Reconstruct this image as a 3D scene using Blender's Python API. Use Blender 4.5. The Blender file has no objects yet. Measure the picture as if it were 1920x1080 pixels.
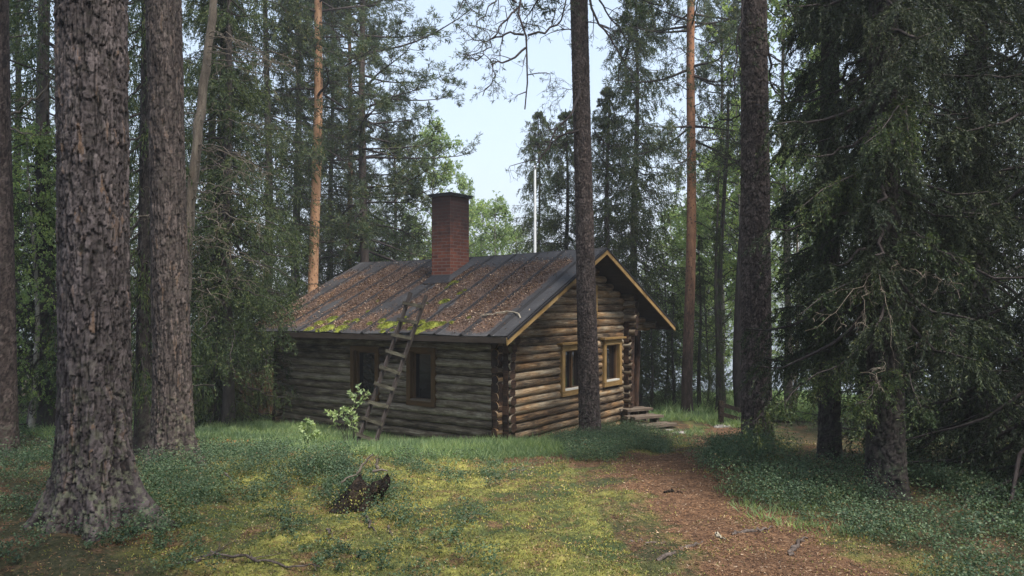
import bpy, math, random
import numpy as np
from mathutils import Vector

# ------------------------------------------------------------------ camera, world, sun
sc = bpy.context.scene
COL = sc.collection
EYE = 1.7
F_PX, HOR = 1400.0, 572.0
cam_d = bpy.data.cameras.new('camera'); cam = bpy.data.objects.new('camera', cam_d); COL.objects.link(cam)
cam.location = (0, 0, EYE); cam.rotation_euler = (math.pi/2, 0, 0)
cam_d.lens = F_PX/1920*36; cam_d.sensor_width = 36; cam_d.shift_y = (HOR-540)/1920
cam_d.clip_end = 6000; cam_d.clip_start = 0.1
sc.camera = cam

SUN_EL, SUN_AZ = math.radians(60), math.radians(142)     # azimuth clockwise from +Y
w = bpy.data.worlds.new('World'); sc.world = w; w.use_nodes = True
nt = w.node_tree; nt.nodes.clear()
out = nt.nodes.new('ShaderNodeOutputWorld')
bg1 = nt.nodes.new('ShaderNodeBackground'); bg2 = nt.nodes.new('ShaderNodeBackground'); add = nt.nodes.new('ShaderNodeAddShader')
sky = nt.nodes.new('ShaderNodeTexSky'); sky.sky_type = 'NISHITA'; sky.sun_disc = False
sky.sun_elevation = SUN_EL; sky.sun_rotation = SUN_AZ; sky.air_density = 1.0; sky.dust_density = 2.5; sky.ozone_density = 1.0
bg1.inputs['Strength'].default_value = 0.085
bg2.inputs['Color'].default_value = (0.70, 0.86, 1.0, 1); bg2.inputs['Strength'].default_value = 0.28   # thin veil of cloud
nt.links.new(sky.outputs[0], bg1.inputs['Color'])
nt.links.new(bg1.outputs[0], add.inputs[0]); nt.links.new(bg2.outputs[0], add.inputs[1]); nt.links.new(add.outputs[0], out.inputs['Surface'])

sd = bpy.data.lights.new('sun', 'SUN'); sun = bpy.data.objects.new('sun', sd); COL.objects.link(sun)
sd.energy = 4.9; sd.angle = math.radians(16); sd.color = (1.0, 0.95, 0.86)
sdir = Vector((math.sin(SUN_AZ)*math.cos(SUN_EL), math.cos(SUN_AZ)*math.cos(SUN_EL), math.sin(SUN_EL)))
sun.rotation_euler = sdir.to_track_quat('Z', 'Y').to_euler()
sun.location = (10, -10, 30)

sc.view_settings.view_transform = 'Standard'; sc.view_settings.look = 'None'
sc.view_settings.exposure = 1.05; sc.view_settings.gamma = 1.0
sc.cycles.max_bounces = 5; sc.cycles.diffuse_bounces = 3; sc.cycles.glossy_bounces = 2
sc.cycles.transmission_bounces = 3; sc.cycles.transparent_max_bounces = 4
sc.cycles.use_denoising = True

rng = np.random.default_rng(7); random.seed(7)

# ------------------------------------------------------------------ noise
def hsh(i, j, k, seed=0):
    with np.errstate(over='ignore'):
        h = (i.astype(np.int64)*374761393 + j.astype(np.int64)*668265263 + k.astype(np.int64)*2147483647 + seed*1274126177) & 0xFFFFFFFF
        h = ((h ^ (h >> 13))*1274126177) & 0xFFFFFFFF
        h = ((h ^ (h >> 16))*2246822519) & 0xFFFFFFFF
        h = h ^ (h >> 15)
    return (h & 0xFFFFFF)/float(0xFFFFFF)
def vnoise(x, y, z=None, seed=0):
    x = np.asarray(x, float); y = np.asarray(y, float)
    z = np.zeros_like(x) if z is None else np.asarray(z, float)
    xi, yi, zi = np.floor(x), np.floor(y), np.floor(z)
    fx, fy, fz = x-xi, y-yi, z-zi
    fx, fy, fz = [t*t*(3-2*t) for t in (fx, fy, fz)]
    r = 0
    for a in (0, 1):
        for b in (0, 1):
            for c in (0, 1):
                wgt = (fx if a else 1-fx)*(fy if b else 1-fy)*(fz if c else 1-fz)
                r = r + wgt*hsh(xi+a, yi+b, zi+c, seed)
    return r
def fbm(x, y, z=None, seed=0, o=4):
    r, a, t = 0, 1.0, 0.0
    z = np.zeros_like(np.asarray(x, float)) if z is None else z
    for i in range(o):
        r = r + a*vnoise(x*2**i+i*17.3, y*2**i-i*9.1, z*2**i+i*3.7, seed+i); t += a; a *= 0.5
    return r/t
def sstep(a, b, x):
    t = np.clip((x-a)/(b-a), 0, 1); return t*t*(3-2*t)

# ------------------------------------------------------------------ mesh helpers
def mesh(name, V, quads=None, tris=None, uv=None, attrs=None, midx=None, smooth=True):
    """V (n,3); quads (m,4); tris (k,3); uv per vertex; attrs dict of per-vertex floats"""
    V = np.asarray(V, np.float32)
    parts = []
    if quads is not None and len(quads): parts.append(np.asarray(quads, np.int32))
    if tris is not None and len(tris): parts.append(np.asarray(tris, np.int32))
    me = bpy.data.meshes.new(name)
    me.vertices.add(len(V)); me.vertices.foreach_set('co', V.ravel())
    loops = np.concatenate([p.ravel() for p in parts]); tot = np.concatenate([np.full(len(p), p.shape[1], np.int32) for p in parts])
    st = np.concatenate([[0], np.cumsum(tot)[:-1]]).astype(np.int32)
    me.loops.add(len(loops)); me.loops.foreach_set('vertex_index', loops)
    me.polygons.add(len(tot)); me.polygons.foreach_set('loop_start', st)
    me.polygons.foreach_set('use_smooth', np.full(len(tot), bool(smooth)))
    if midx is not None: me.polygons.foreach_set('material_index', np.asarray(midx, np.int32))
    if uv is not None:
        l = me.uv_layers.new(name='UVMap'); l.data.foreach_set('uv', np.asarray(uv, np.float32)[loops].ravel())
    for k, a in (attrs or {}).items():
        at_ = me.attributes.new(k, 'FLOAT', 'POINT'); at_.data.foreach_set('value', np.asarray(a, np.float32))
    me.update(calc_edges=True)
    return me
def link(name, me, mats, parent=None, loc=None):
    o = bpy.data.objects.new(name, me); COL.objects.link(o)
    if mats is not None and len(me.materials) == 0:
        for m in (mats if isinstance(mats, (list, tuple)) else [mats]): me.materials.append(m)
    if parent is not None: o.parent = parent
    if loc is not None: o.location = loc
    return o
def tag(o, label=None, cat=None, group=None, kind=None):
    if label: o['label'] = label
    if cat: o['category'] = cat
    if group: o['group'] = group
    if kind: o['kind'] = kind
    return o
def empty(name, loc=(0, 0, 0), label=None, cat=None, group=None):
    o = bpy.data.objects.new(name, None); COL.objects.link(o); o.location = loc; o.empty_display_size = 0.2
    return tag(o, label, cat, group)

class MB:
    """collects pieces of ONE mesh"""
    def __init__(s): s.V = []; s.Q = []; s.T = []; s.UV = []; s.mq = []; s.mt = []; s.n = 0
    def add(s, V, Q=None, T=None, uv=None, m=0):
        V = np.asarray(V, float).reshape(-1, 3); s.V.append(V)
        s.UV.append(np.zeros((len(V), 2)) if uv is None else np.asarray(uv, float))
        if Q is not None and len(Q): Q = np.asarray(Q); s.Q.append(Q+s.n); s.mq.append(np.full(len(Q), m))
        if T is not None and len(T): T = np.asarray(T); s.T.append(T+s.n); s.mt.append(np.full(len(T), m))
        s.n += len(V); return s
    def box(s, o, ax, ay, az, m=0):
        """box from centre o and half-axis vectors"""
        o, ax, ay, az = [np.asarray(v, float) for v in (o, ax, ay, az)]
        c = [o+i*ax+j*ay+k*az for k in (-1, 1) for j in (-1, 1) for i in (-1, 1)]
        L = 2*np.linalg.norm(ax)
        f = [(0, 2, 3, 1), (4, 5, 7, 6), (0, 1, 5, 4), (2, 6, 7, 3), (0, 4, 6, 2), (1, 3, 7, 5)]
        V = []; Q = []; UV = []
        dims = [2*np.linalg.norm(ax), 2*np.linalg.norm(ay), 2*np.linalg.norm(az)]
        loc = [(i*dims[0]/2, j*dims[1]/2, k*dims[2]/2) for k in (-1, 1) for j in (-1, 1) for i in (-1, 1)]
        for q in f:
            Q.append([len(V)+t for t in range(4)])
            for t in q: V.append(c[t]); l = loc[t]; UV.append((l[0]+o[2]*3.1, l[1]+l[2]))
        return s.add(V, Q, uv=UV, m=m)
    def build(s, name, mats, parent=None, smooth=True, bevel=0):
        V = np.concatenate(s.V); Q = np.concatenate(s.Q) if s.Q else None; T = np.concatenate(s.T) if s.T else None
        mi = np.concatenate(s.mq+s.mt)
        me = mesh(name, V, Q, T, uv=np.concatenate(s.UV), midx=mi, smooth=smooth)
        o = link(name, me, mats, parent)
        return o

def tubes(P, Rd, ns=5, uvs=False):
    """P (M,K,3), Rd (M,K) -> V, Q, UV : M open tubes, ns sides"""
    P = np.asarray(P, float); Rd = np.asarray(Rd, float); M, K, _ = P.shape
    T = np.gradient(P, axis=1); T /= np.linalg.norm(T, axis=2, keepdims=True)+1e-9
    ref = np.where(np.abs(T[..., 2:3]) > 0.85, np.array([1., 0, 0]), np.array([0, 0, 1.]))
    ref = np.broadcast_to(ref[:, :1], T.shape) if K > 1 else ref
    A = np.cross(T, ref); A /= np.linalg.norm(A, axis=2, keepdims=True)+1e-9
    B = np.cross(T, A)
    th = np.arange(ns)/ns*2*math.pi
    V = P[:, :, None]+Rd[..., None, None]*(np.cos(th)[None, None, :, None]*A[:, :, None]+np.sin(th)[None, None, :, None]*B[:, :, None])
    idx = np.arange(M*K*ns).reshape(M, K, ns)
    a = idx[:, :-1]; b = idx[:, 1:]
    Q = np.stack([a, np.roll(a, -1, 2), np.roll(b, -1, 2), b], -1).reshape(-1, 4)
    seg = np.concatenate([np.zeros((M, 1)), np.cumsum(np.linalg.norm(np.diff(P, axis=1), axis=2), 1)], 1)
    U = np.broadcast_to(seg[:, :, None], (M, K, ns)); W = np.broadcast_to(th[None, None], (M, K, ns))*Rd[..., None]
    return V.reshape(-1, 3), Q, np.stack([U, W], -1).reshape(-1, 2)

def diamonds(C, D, L, Wd, S=None, bend=0.0):
    """leaf-shaped quads from centre C along D"""
    n = len(C); D = D/(np.linalg.norm(D, axis=1, keepdims=True)+1e-9)
    if S is None:
        S = rng.normal(size=(n, 3))
    S = np.cross(D, S); S /= np.linalg.norm(S, axis=1, keepdims=True)+1e-9
    L = np.broadcast_to(np.asarray(L, float), (n,))[:, None]; Wd = np.broadcast_to(np.asarray(Wd, float), (n,))[:, None]
    V = np.stack([C, C+D*L*.45+S*Wd*.5, C+D*L, C+D*L*.45-S*Wd*.5], 1)
    if bend: V[:, 2, 2] -= (bend*L[:, 0])
    return V.reshape(-1, 3), np.arange(4*n).reshape(n, 4)
def unit(v): return v/(np.linalg.norm(v, axis=-1, keepdims=True)+1e-9)

# ------------------------------------------------------------------ materials
class NT:
    def __init__(s, name):
        s.m = bpy.data.materials.new(name); s.m.use_nodes = True; s.t = s.m.node_tree; s.t.nodes.clear()
        s.out = s.n('ShaderNodeOutputMaterial')
    def n(s, t, **kw):
        nd = s.t.nodes.new(t)
        for k, v in kw.items(): setattr(nd, k, v)
        return nd
    def l(s, a, b): s.t.links.new(a, b)
    def coord(s, which='Object', scale=(1, 1, 1)):
        c = s.n('ShaderNodeTexCoord'); mp = s.n('ShaderNodeMapping'); mp.inputs['Scale'].default_value = scale
        s.l(c.outputs[which], mp.inputs['Vector']); return mp.outputs[0]
    def noise(s, vec, scale=5, detail=4, rough=.55, dist=0):
        n = s.n('ShaderNodeTexNoise'); n.inputs['Scale'].default_value = scale; n.inputs['Detail'].default_value = detail
        n.inputs['Roughness'].default_value = rough; n.inputs['Distortion'].default_value = dist
        if vec is not None: s.l(vec, n.inputs['Vector'])
        return n.outputs['Fac']
    def ramp(s, fac, stops):
        r = s.n('ShaderNodeValToRGB'); e = r.color_ramp.elements
        while len(e) < len(stops): e.new(0.5)
        for i, (p, c) in enumerate(stops):
            e[i].position = p; e[i].color = (*c, 1) if len(c) == 3 else c
        s.l(fac, r.inputs[0]); return r.outputs[0]
    def mix(s, f, a, b, mode='MIX'):
        m = s.n('ShaderNodeMix', data_type='RGBA', blend_type=mode)
        for sock, v in ((m.inputs[0], f), (m.inputs[6], a), (m.inputs[7], b)):
            if hasattr(v, 'is_linked') or hasattr(v, 'links'): s.l(v, sock)
            elif isinstance(v, (int, float)): sock.default_value = v
            else: sock.default_value = (*v, 1)
        return m.outputs[2]
    def math(s, op, a, b=None, c=None):
        m = s.n('ShaderNodeMath', operation=op)
        for i, v in enumerate((a, b, c)):
            if v is None: continue
            if hasattr(v, 'links'): s.l(v, m.inputs[i])
            else: m.inputs[i].default_value = v
        return m.outputs[0]
    def bump(s, h, st=.5, d=.02):
        b = s.n('ShaderNodeBump'); b.inputs['Strength'].default_value = st; b.inputs['Distance'].default_value = d
        s.l(h, b.inputs['Height']); return b.outputs[0]
    def attr(s, name): a = s.n('ShaderNodeAttribute', attribute_name=name); return a.outputs['Fac']
    def island(s): return s.n('ShaderNodeNewGeometry').outputs['Random Per Island']
    def objrand(s): return s.n('ShaderNodeObjectInfo').outputs['Random']
    def bsdf(s, col, rough=.8, normal=None, spec=.3, metal=0):
        b = s.n('ShaderNodeBsdfPrincipled')
        if hasattr(col, 'links'): s.l(col, b.inputs['Base Color'])
        else: b.inputs['Base Color'].default_value = (*col, 1)
        if hasattr(rough, 'links'): s.l(rough, b.inputs['Roughness'])
        else: b.inputs['Roughness'].default_value = rough
        b.inputs['Specular IOR Level'].default_value = spec; b.inputs['Metallic'].default_value = metal
        if normal is not None: s.l(normal, b.inputs['Normal'])
        s.l(b.outputs[0], s.out.inputs['Surface']); return b

def foliage_mat(name, stops, trans=.35, rough=.6, clump=1.2):
    n = NT(name)
    r = n.island()
    c1 = n.ramp(r, stops)
    vec = n.coord('Object'); cl = n.noise(vec, clump, 2)
    c2 = n.mix(n.ramp(cl, [(.35, (0, 0, 0)), (.65, (1, 1, 1))]), n.mix(1.0, c1, (.72, .78, .8), 'MULTIPLY'), n.mix(1.0, c1, (1.25, 1.2, 1.0), 'MULTIPLY'))
    b = n.bsdf(c2, rough, spec=.25)
    t = n.n('ShaderNodeBsdfTranslucent'); n.l(n.mix(1.0, c2, (1.3, 1.35, .8), 'MULTIPLY'), t.inputs[0])
    m = n.n('ShaderNodeMixShader'); m.inputs[0].default_value = trans
    n.l(b.outputs[0], m.inputs[1]); n.l(t.outputs[0], m.inputs[2]); n.l(m.outputs[0], n.out.inputs['Surface'])
    return n.m
M = {}
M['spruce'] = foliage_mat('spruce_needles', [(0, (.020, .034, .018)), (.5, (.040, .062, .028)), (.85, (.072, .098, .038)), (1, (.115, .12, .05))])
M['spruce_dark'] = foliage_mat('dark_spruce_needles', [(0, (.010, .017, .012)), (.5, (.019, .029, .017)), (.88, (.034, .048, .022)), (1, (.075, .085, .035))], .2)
M['pine'] = foliage_mat('pine_needles', [(0, (.032, .052, .036)), (.5, (.052, .078, .045)), (.9, (.085, .105, .055)), (1, (.14, .12, .05))])
M['birch'] = foliage_mat('birch_leaves', [(0, (.13, .19, .10)), (.5, (.22, .30, .15)), (.9, (.32, .40, .21)), (1, (.42, .42, .18))], .6)
M['sapling'] = foliage_mat('sapling_leaves', [(0, (.22, .30, .16)), (1, (.42, .48, .28))], .4)
M['bilberry'] = foliage_mat('bilberry_leaves', [(0, (.026, .054, .032)), (.5, (.070, .115, .070)), (.93, (.135, .185, .115)), (1, (.17, .10, .05))], .3, .55, 2.5)
M['grass'] = foliage_mat('soft_grass', [(0, (.13, .20, .11)), (.6, (.20, .28, .155)), (1, (.31, .37, .21))], .55)
M['mosscover'] = foliage_mat('moss_sprigs', [(0, (.06, .075, .028)), (.35, (.17, .180, .055)), (.74, (.31, .29, .085)), (.88, (.16, .09, .045)), (1, (.50, .42, .26))], .25, .8, 1.6)
M['floorlitter'] = foliage_mat('forest_floor_litter', [(0, (.035, .02, .014)), (.5, (.125, .064, .036)), (.9, (.22, .125, .075)), (1, (.42, .33, .26))], .05, .8, 2)
M['litter'] = foliage_mat('fallen_needles', [(0, (.035, .02, .015)), (.45, (.12, .066, .045)), (.85, (.23, .14, .10)), (1, (.58, .46, .38))], .05, .8, 2)
M['roofmoss'] = foliage_mat('roof_moss_sprigs', [(0, (.08, .10, .02)), (.6, (.21, .235, .045)), (1, (.34, .35, .09))], .2, .8, 8)
M['deadfern'] = foliage_mat('rusty_plant_leaves', [(0, (.22, .09, .03)), (1, (.45, .22, .07))], .3, .8, 8)

def bark_attr_mat(name, dark, plate1, plate2, warm, lichen, lich_h=1.0, warm_h=None):
    n = NT(name)
    cell = n.attr('cell'); crack = n.attr('crack'); hgt = n.attr('hgt')
    vec = n.coord('Object')
    pc = n.ramp(cell, [(0, plate1), (.55, plate2), (.82, tuple(c*1.9 for c in plate2)), (.9, warm), (1, plate2)])
    fine = n.noise(vec, 60, 5, .7)
    pc = n.mix(n.math('MULTIPLY', fine, .8), pc, tuple(c*.5 for c in plate1))
    col = n.mix(crack, dark, pc)
    lm = n.ramp(n.noise(vec, 14, 4, .7), [(.5, (0, 0, 0)), (.62, (1, 1, 1))])
    hm = n.ramp(n.math('DIVIDE', hgt, lich_h*2), [(0, (.9, .9, .9)), (.5, (.35, .35, .35)), (1, (.06, .06, .06))])
    col = n.mix(n.math('MULTIPLY', lm, hm), col, lichen)
    if warm_h: 
        wm = n.ramp(n.math('DIVIDE', hgt, warm_h), [(.5, (0, 0, 0)), (1, (1, 1, 1))])
        col = n.mix(n.math('MULTIPLY', wm, .8), col, n.mix(fine, (.36, .16, .07), (.22, .10, .055)))
    nb = n.bump(n.noise(vec, 90, 5, .7), .6, .006)
    n.bsdf(col, .9, nb, spec=.2)
    return n.m
M['bark1'] = bark_attr_mat('pine_bark', (.010, .008, .008), (.060, .048, .047), (.115, .094, .092), (.215, .135, .09), (.15, .155, .10), .7)
M['bark2'] = bark_attr_mat('pine_bark_small', (.010, .008, .008), (.055, .043, .040), (.098, .078, .072), (.17, .11, .075), (.16, .165, .11), .5)
M['bark3'] = bark_attr_mat('dark_pine_bark', (.012, .009, .009), (.062, .045, .040), (.120, .092, .083), (.22, .18, .155), (.12, .13, .09), .5)
M['bark4'] = bark_attr_mat('spruce_bark', (.008, .007, .007), (.032, .027, .026), (.060, .050, .047), (.085, .07, .062), (.06, .068, .045), .7)

def bark_mat(name, stops, scale=(1, 1, .25), s=14, bst=.8, bd=.02, spots=None, low=None):
    n = NT(name)
    vec = n.coord('Object', scale)
    f = n.noise(vec, s, 5, .7)
    f2 = n.noise(n.coord('Object', (1, 1, .6)), s*4, 3, .7)
    fc = n.math('ADD', n.math('MULTIPLY', f, .7), n.math('MULTIPLY', f2, .3))
    col = n.ramp(fc, stops)
    if spots:
        v = n.n('ShaderNodeTexVoronoi'); v.inputs['Scale'].default_value = 13; n.l(n.coord('Object', (1, 1, .8)), v.inputs['Vector'])
        sm = n.ramp(v.outputs['Distance'], [(.2, (1, 1, 1)), (.34, (0, 0, 0))])
        col = n.mix(n.math('MULTIPLY', sm, .8), col, spots)
    if low:
        sp = n.n('ShaderNodeSeparateXYZ'); n.l(n.n('ShaderNodeTexCoord').outputs['Object'], sp.inputs[0])
        g = n.ramp(n.math('ADD', n.math('DIVIDE', sp.outputs[2], 8.0), n.math('MULTIPLY', n.math('SUBTRACT', f, .5), .5)), [(.18, (1, 1, 1)), (.75, (0, 0, 0))])
        col = n.mix(g, col, n.ramp(fc, low))
    n.bsdf(col, .9, n.bump(fc, bst, bd), spec=.2)
    return n.m
M['bark_far'] = bark_mat('grey_brown_bark', [(.3, (.022, .018, .018)), (.5, (.065, .05, .045)), (.7, (.12, .095, .085))])
M['bark_spruce'] = bark_mat('spruce_bark_far', [(.3, (.018, .016, .016)), (.5, (.045, .038, .036)), (.7, (.085, .075, .07))])
M['bark_orange'] = bark_mat('orange_pine_bark', [(.3, (.20, .105, .06)), (.5, (.37, .21, .12)), (.7, (.52, .33, .21))], s=11, bst=.5, spots=(.10, .055, .04))
M['bark_rust'] = bark_mat('rusty_pine_bark', [(.3, (.13, .065, .04)), (.5, (.28, .14, .08)), (.7, (.42, .24, .14))], s=12, bst=.6, spots=(.05, .03, .025), low=[(.3, (.02, .015, .014)), (.5, (.065, .045, .038)), (.7, (.12, .09, .078))])
M['bark_birch'] = bark_mat('birch_bark', [(.3, (.08, .07, .06)), (.5, (.25, .23, .20)), (.7, (.42, .40, .36))], (1, 1, 1), 8)
M['bark_grey'] = bark_mat('grey_dead_bark', [(.3, (.06, .05, .042)), (.5, (.14, .115, .092)), (.7, (.24, .21, .17))])
M['deadwood'] = bark_mat('dead_wood', [(.38, (.007, .006, .005)), (.52, (.020, .014, .011)), (.64, (.055, .038, .024)), (.76, (.13, .105, .07))], (1, 1, .6), s=16, bst=1, bd=.04)
M['palewood'] = bark_mat('pale_dead_wood', [(.3, (.12, .10, .075)), (.5, (.27, .235, .18)), (.7, (.42, .38, .31))], s=10)
M['rootwood'] = bark_mat('root_bark', [(.3, (.03, .022, .02)), (.5, (.085, .068, .060)), (.7, (.18, .15, .135))], s=12)
M['limb'] = bark_mat('limb_bark', [(.3, (.018, .014, .014)), (.5, (.042, .034, .034)), (.7, (.075, .062, .06))], s=10)

# ------------------------------------------------------------------ ground shape
PATH = np.array([(1.9, 2.3, .75), (1.95, 4.0, .78), (1.9, 5.2, .75), (1.75, 6.5, .72), (1.75, 8.0, .75), (2.05, 9.3, .8), (2.7, 10.6, .70), (3.35, 12.2, .55), (4.1, 14.2, .50), (4.75, 16.2, .50), (4.8, 17.4, .5), (4.2, 18.0, .5)])
def path_mask(x, y):
    """1 in the middle of the needle path, 0 outside; soft broken border"""
    d = np.full(np.shape(x), -9.0)
    for a, b in zip(PATH[:-1], PATH[1:]):
        ab = b[:2]-a[:2]; t = np.clip(((x-a[0])*ab[0]+(y-a[1])*ab[1])/(ab@ab), 0, 1)
        dx = x-(a[0]+t*ab[0]); dy = y-(a[1]+t*ab[1]); wd = a[2]+(b[2]-a[2])*t
        d = np.maximum(d, 1-np.sqrt(dx*dx+dy*dy)/wd)
    # the trodden patch left of the path in front of the gable
    e = 1-np.sqrt(((x-1.1)/1.5)**2+((y-9.9)/1.25)**2)
    d = np.maximum(d, e*.8)
    d = d+(fbm(x*2.2, y*2.2, seed=5)-.5)*1.3+(fbm(x*7, y*7, seed=6)-.5)*.5
    return sstep(-.35, .65, d)
def ground_z(x, y):
    x = np.asarray(x, float); y = np.asarray(y, float)
    z = np.interp(y, [-60, 0, 5, 9, 11.5, 13.3, 15, 17, 20, 24, 30, 36, 42, 60, 700, 760, 1200, 2500], [1, .02, 0, -.20, -.52, -.80, -.93, -1.02, -1.30, -1.62, -2.15, -2.55, -3.2, -4.5, -5, -5, -5, -5])
    near = sstep(40, 28, y)
    z = z+near*((fbm(x*.35+3, y*.35, seed=11)-.5)*.34*sstep(26, 20, y))
    z = z+near*.05*(fbm(x*1.4, y*1.4, seed=12)-.5)
    hum = sstep(16, 10, y)
    pm = path_mask(x, y) if np.ndim(x) else 0
    z = z+hum*(1-.6*pm)*(.10*(fbm(x*3.4, y*3.4, seed=13, o=3)-.5)+.06*(fbm(x*11, y*11, seed=14, o=2)-.5))
    # left: the wood behind stands on level ground, away from the lake
    z = np.where(y > 20, z+(-1.35-z)*sstep(-4, -9, x)*sstep(20, 24, y)*.8*sstep(90, 60, y), z)
    # mound under the big left pine and the rotten stump
    z = z+.15*np.exp(-(((x+3.1)/1.1)**2+((y-5.9)/.9)**2))
    z = z+.10*np.exp(-(((x+1.75)/.9)**2+((y-7.6)/.6)**2))
    # rising land on the far shore
    return z
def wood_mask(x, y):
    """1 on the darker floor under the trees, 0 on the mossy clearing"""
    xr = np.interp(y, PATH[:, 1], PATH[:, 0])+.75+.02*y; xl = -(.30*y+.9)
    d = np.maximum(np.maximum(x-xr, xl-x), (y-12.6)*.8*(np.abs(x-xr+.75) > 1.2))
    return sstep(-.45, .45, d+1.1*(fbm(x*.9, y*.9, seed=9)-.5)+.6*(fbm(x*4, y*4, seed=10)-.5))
def gz(x, y): return float(ground_z(np.array([x]), np.array([y]))[0])
def at(px, py, D):
    """point at distance D (along Y) behind a pixel of the 1920x1080 photograph"""
    return np.array([(px-960)/F_PX*D, D, EYE+(HOR-py)/F_PX*D])
def gx(px, D):
    x = (px-960)/F_PX*D; return np.array([x, D, gz(x, D)])

def axis(segs):
    r = []
    for a, b, st in segs: r += list(np.arange(a, b-1e-6, st))
    r.append(segs[-1][1]); return np.array(r)
# ------------------------------------------------------------------ ground + path (one sheet cut along the path border)
def build_ground():
    xs = axis([(-900, -200, 100), (-200, -40, 10), (-40, -12, 1), (-12, -7, .2), (-7, 7.5, .045), (7.5, 14, .2), (14, 40, 1), (40, 200, 10), (200, 900, 100)])
    ys = axis([(-60, -10, 5), (-10, 2, 1), (2, 4, .1), (4, 14, .04), (14, 19, .08), (19, 26, .2), (26, 60, 1), (60, 200, 10), (200, 1000, 50)])
    X, Y = np.meshgrid(xs, ys); Z = ground_z(X, Y)
    V = np.stack([X, Y, Z], -1).reshape(-1, 3)
    nx, ny = len(xs), len(ys); I = np.arange(nx*ny).reshape(ny, nx)
    Q = np.stack([I[:-1, :-1], I[:-1, 1:], I[1:, 1:], I[1:, :-1]], -1).reshape(-1, 4)
    pm = path_mask(X, Y)*sstep(2.0, 2.4, Y)*sstep(19, 18.5, Y); pm = pm.ravel()
    onp = pm[Q].mean(1) > .5
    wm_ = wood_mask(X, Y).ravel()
    n = NT('forest_floor')
    vec = n.coord('Object')
    pth = n.attr('pathm')
    a = n.noise(vec, 1.1, 4); b = n.noise(vec, 9, 5, .7); c = n.noise(vec, 38, 4, .7)
    moss = n.ramp(n.math('ADD', n.math('MULTIPLY', b, .6), n.math('MULTIPLY', c, .4)), [(.34, (.022, .020, .012)), (.45, (.085, .085, .026)), (.54, (.19, .185, .048)), (.66, (.31, .28, .08))])
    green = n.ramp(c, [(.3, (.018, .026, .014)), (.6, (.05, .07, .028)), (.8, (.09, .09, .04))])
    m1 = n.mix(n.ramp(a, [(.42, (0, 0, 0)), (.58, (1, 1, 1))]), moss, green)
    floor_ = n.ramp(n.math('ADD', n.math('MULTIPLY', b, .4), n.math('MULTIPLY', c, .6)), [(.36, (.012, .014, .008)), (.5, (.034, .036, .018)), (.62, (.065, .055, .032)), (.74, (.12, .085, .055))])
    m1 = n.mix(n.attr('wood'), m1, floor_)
    need = n.ramp(n.math('ADD', n.math('MULTIPLY', b, .35), n.math('MULTIPLY', c, .65)), [(.36, (.016, .010, .007)), (.48, (.080, .044, .027)), (.58, (.155, .088, .050)), (.70, (.23, .17, .115))])
    f = n.math('ADD', pth, n.math('MULTIPLY', n.math('SUBTRACT', b, .5), 1.4))
    fm = n.ramp(f, [(.30, (0, 0, 0)), (.72, (1, 1, 1))])
    # scattered needles among the moss
    sc2 = n.ramp(n.noise(vec, 2.7, 6, .75), [(.50, (0, 0, 0)), (.62, (.85, .85, .85))])
    fm2 = n.math('MAXIMUM', fm, sc2)
    n.bsdf(n.mix(fm2, m1, need), .95, n.bump(n.math('ADD', n.math('MULTIPLY', c, .5), b), .9, .03), spec=.15)
    def sub(name, faces):
        used, inv = np.unique(faces.ravel(), return_inverse=True)
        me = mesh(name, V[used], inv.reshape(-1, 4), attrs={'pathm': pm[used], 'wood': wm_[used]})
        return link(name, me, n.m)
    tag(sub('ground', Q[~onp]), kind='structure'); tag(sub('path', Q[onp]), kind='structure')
build_ground()

# ------------------------------------------------------------------ lake and far hills
def build_far():
    n = NT('lake_water'); vec = n.coord('Object', (.6, 1.6, 1))
    n.bsdf((.05, .07, .08), .14, n.bump(n.noise(vec, 1.6, 3), .15, .05), spec=.8)
    s = 890
    me = mesh('water', [(-s, 30, -2.42), (s, 30, -2.42), (s, 400, -2.42), (-s, 400, -2.42)], [(0, 1, 2, 3)])
    tag(link('water', me, n.m), kind='structure')
    xs = np.linspace(-890, 890, 260); ys = np.linspace(290, 990, 90)
    X, Y = np.meshgrid(xs, ys)
    ridge = 21+9*(fbm(X/260, Y/500, seed=31)-.5)*2
    Z = -5+ridge*sstep(300, 620, Y+60*(fbm(X/90, Y/90, seed=33)-.5))+5*fbm(X/30, Y/30, seed=32)*sstep(310, 360, Y)
    I = np.arange(X.size).reshape(X.shape)
    Q = np.stack([I[:-1, :-1], I[:-1, 1:], I[1:, 1:], I[1:, :-1]], -1).reshape(-1, 4)
    n = NT('far_forest'); vec = n.coord('Object')
    n.bsdf(n.ramp(n.noise(vec, .06, 6, .7), [(.35, (.035, .055, .035)), (.65, (.075, .105, .055))]), .95, n.bump(n.noise(vec, .12, 5, .7), 1, 6), spec=.1)
    tag(link('hills', mesh('hills', np.stack([X, Y, Z], -1).reshape(-1, 3), Q), n.m), kind='structure')
build_far()

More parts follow.
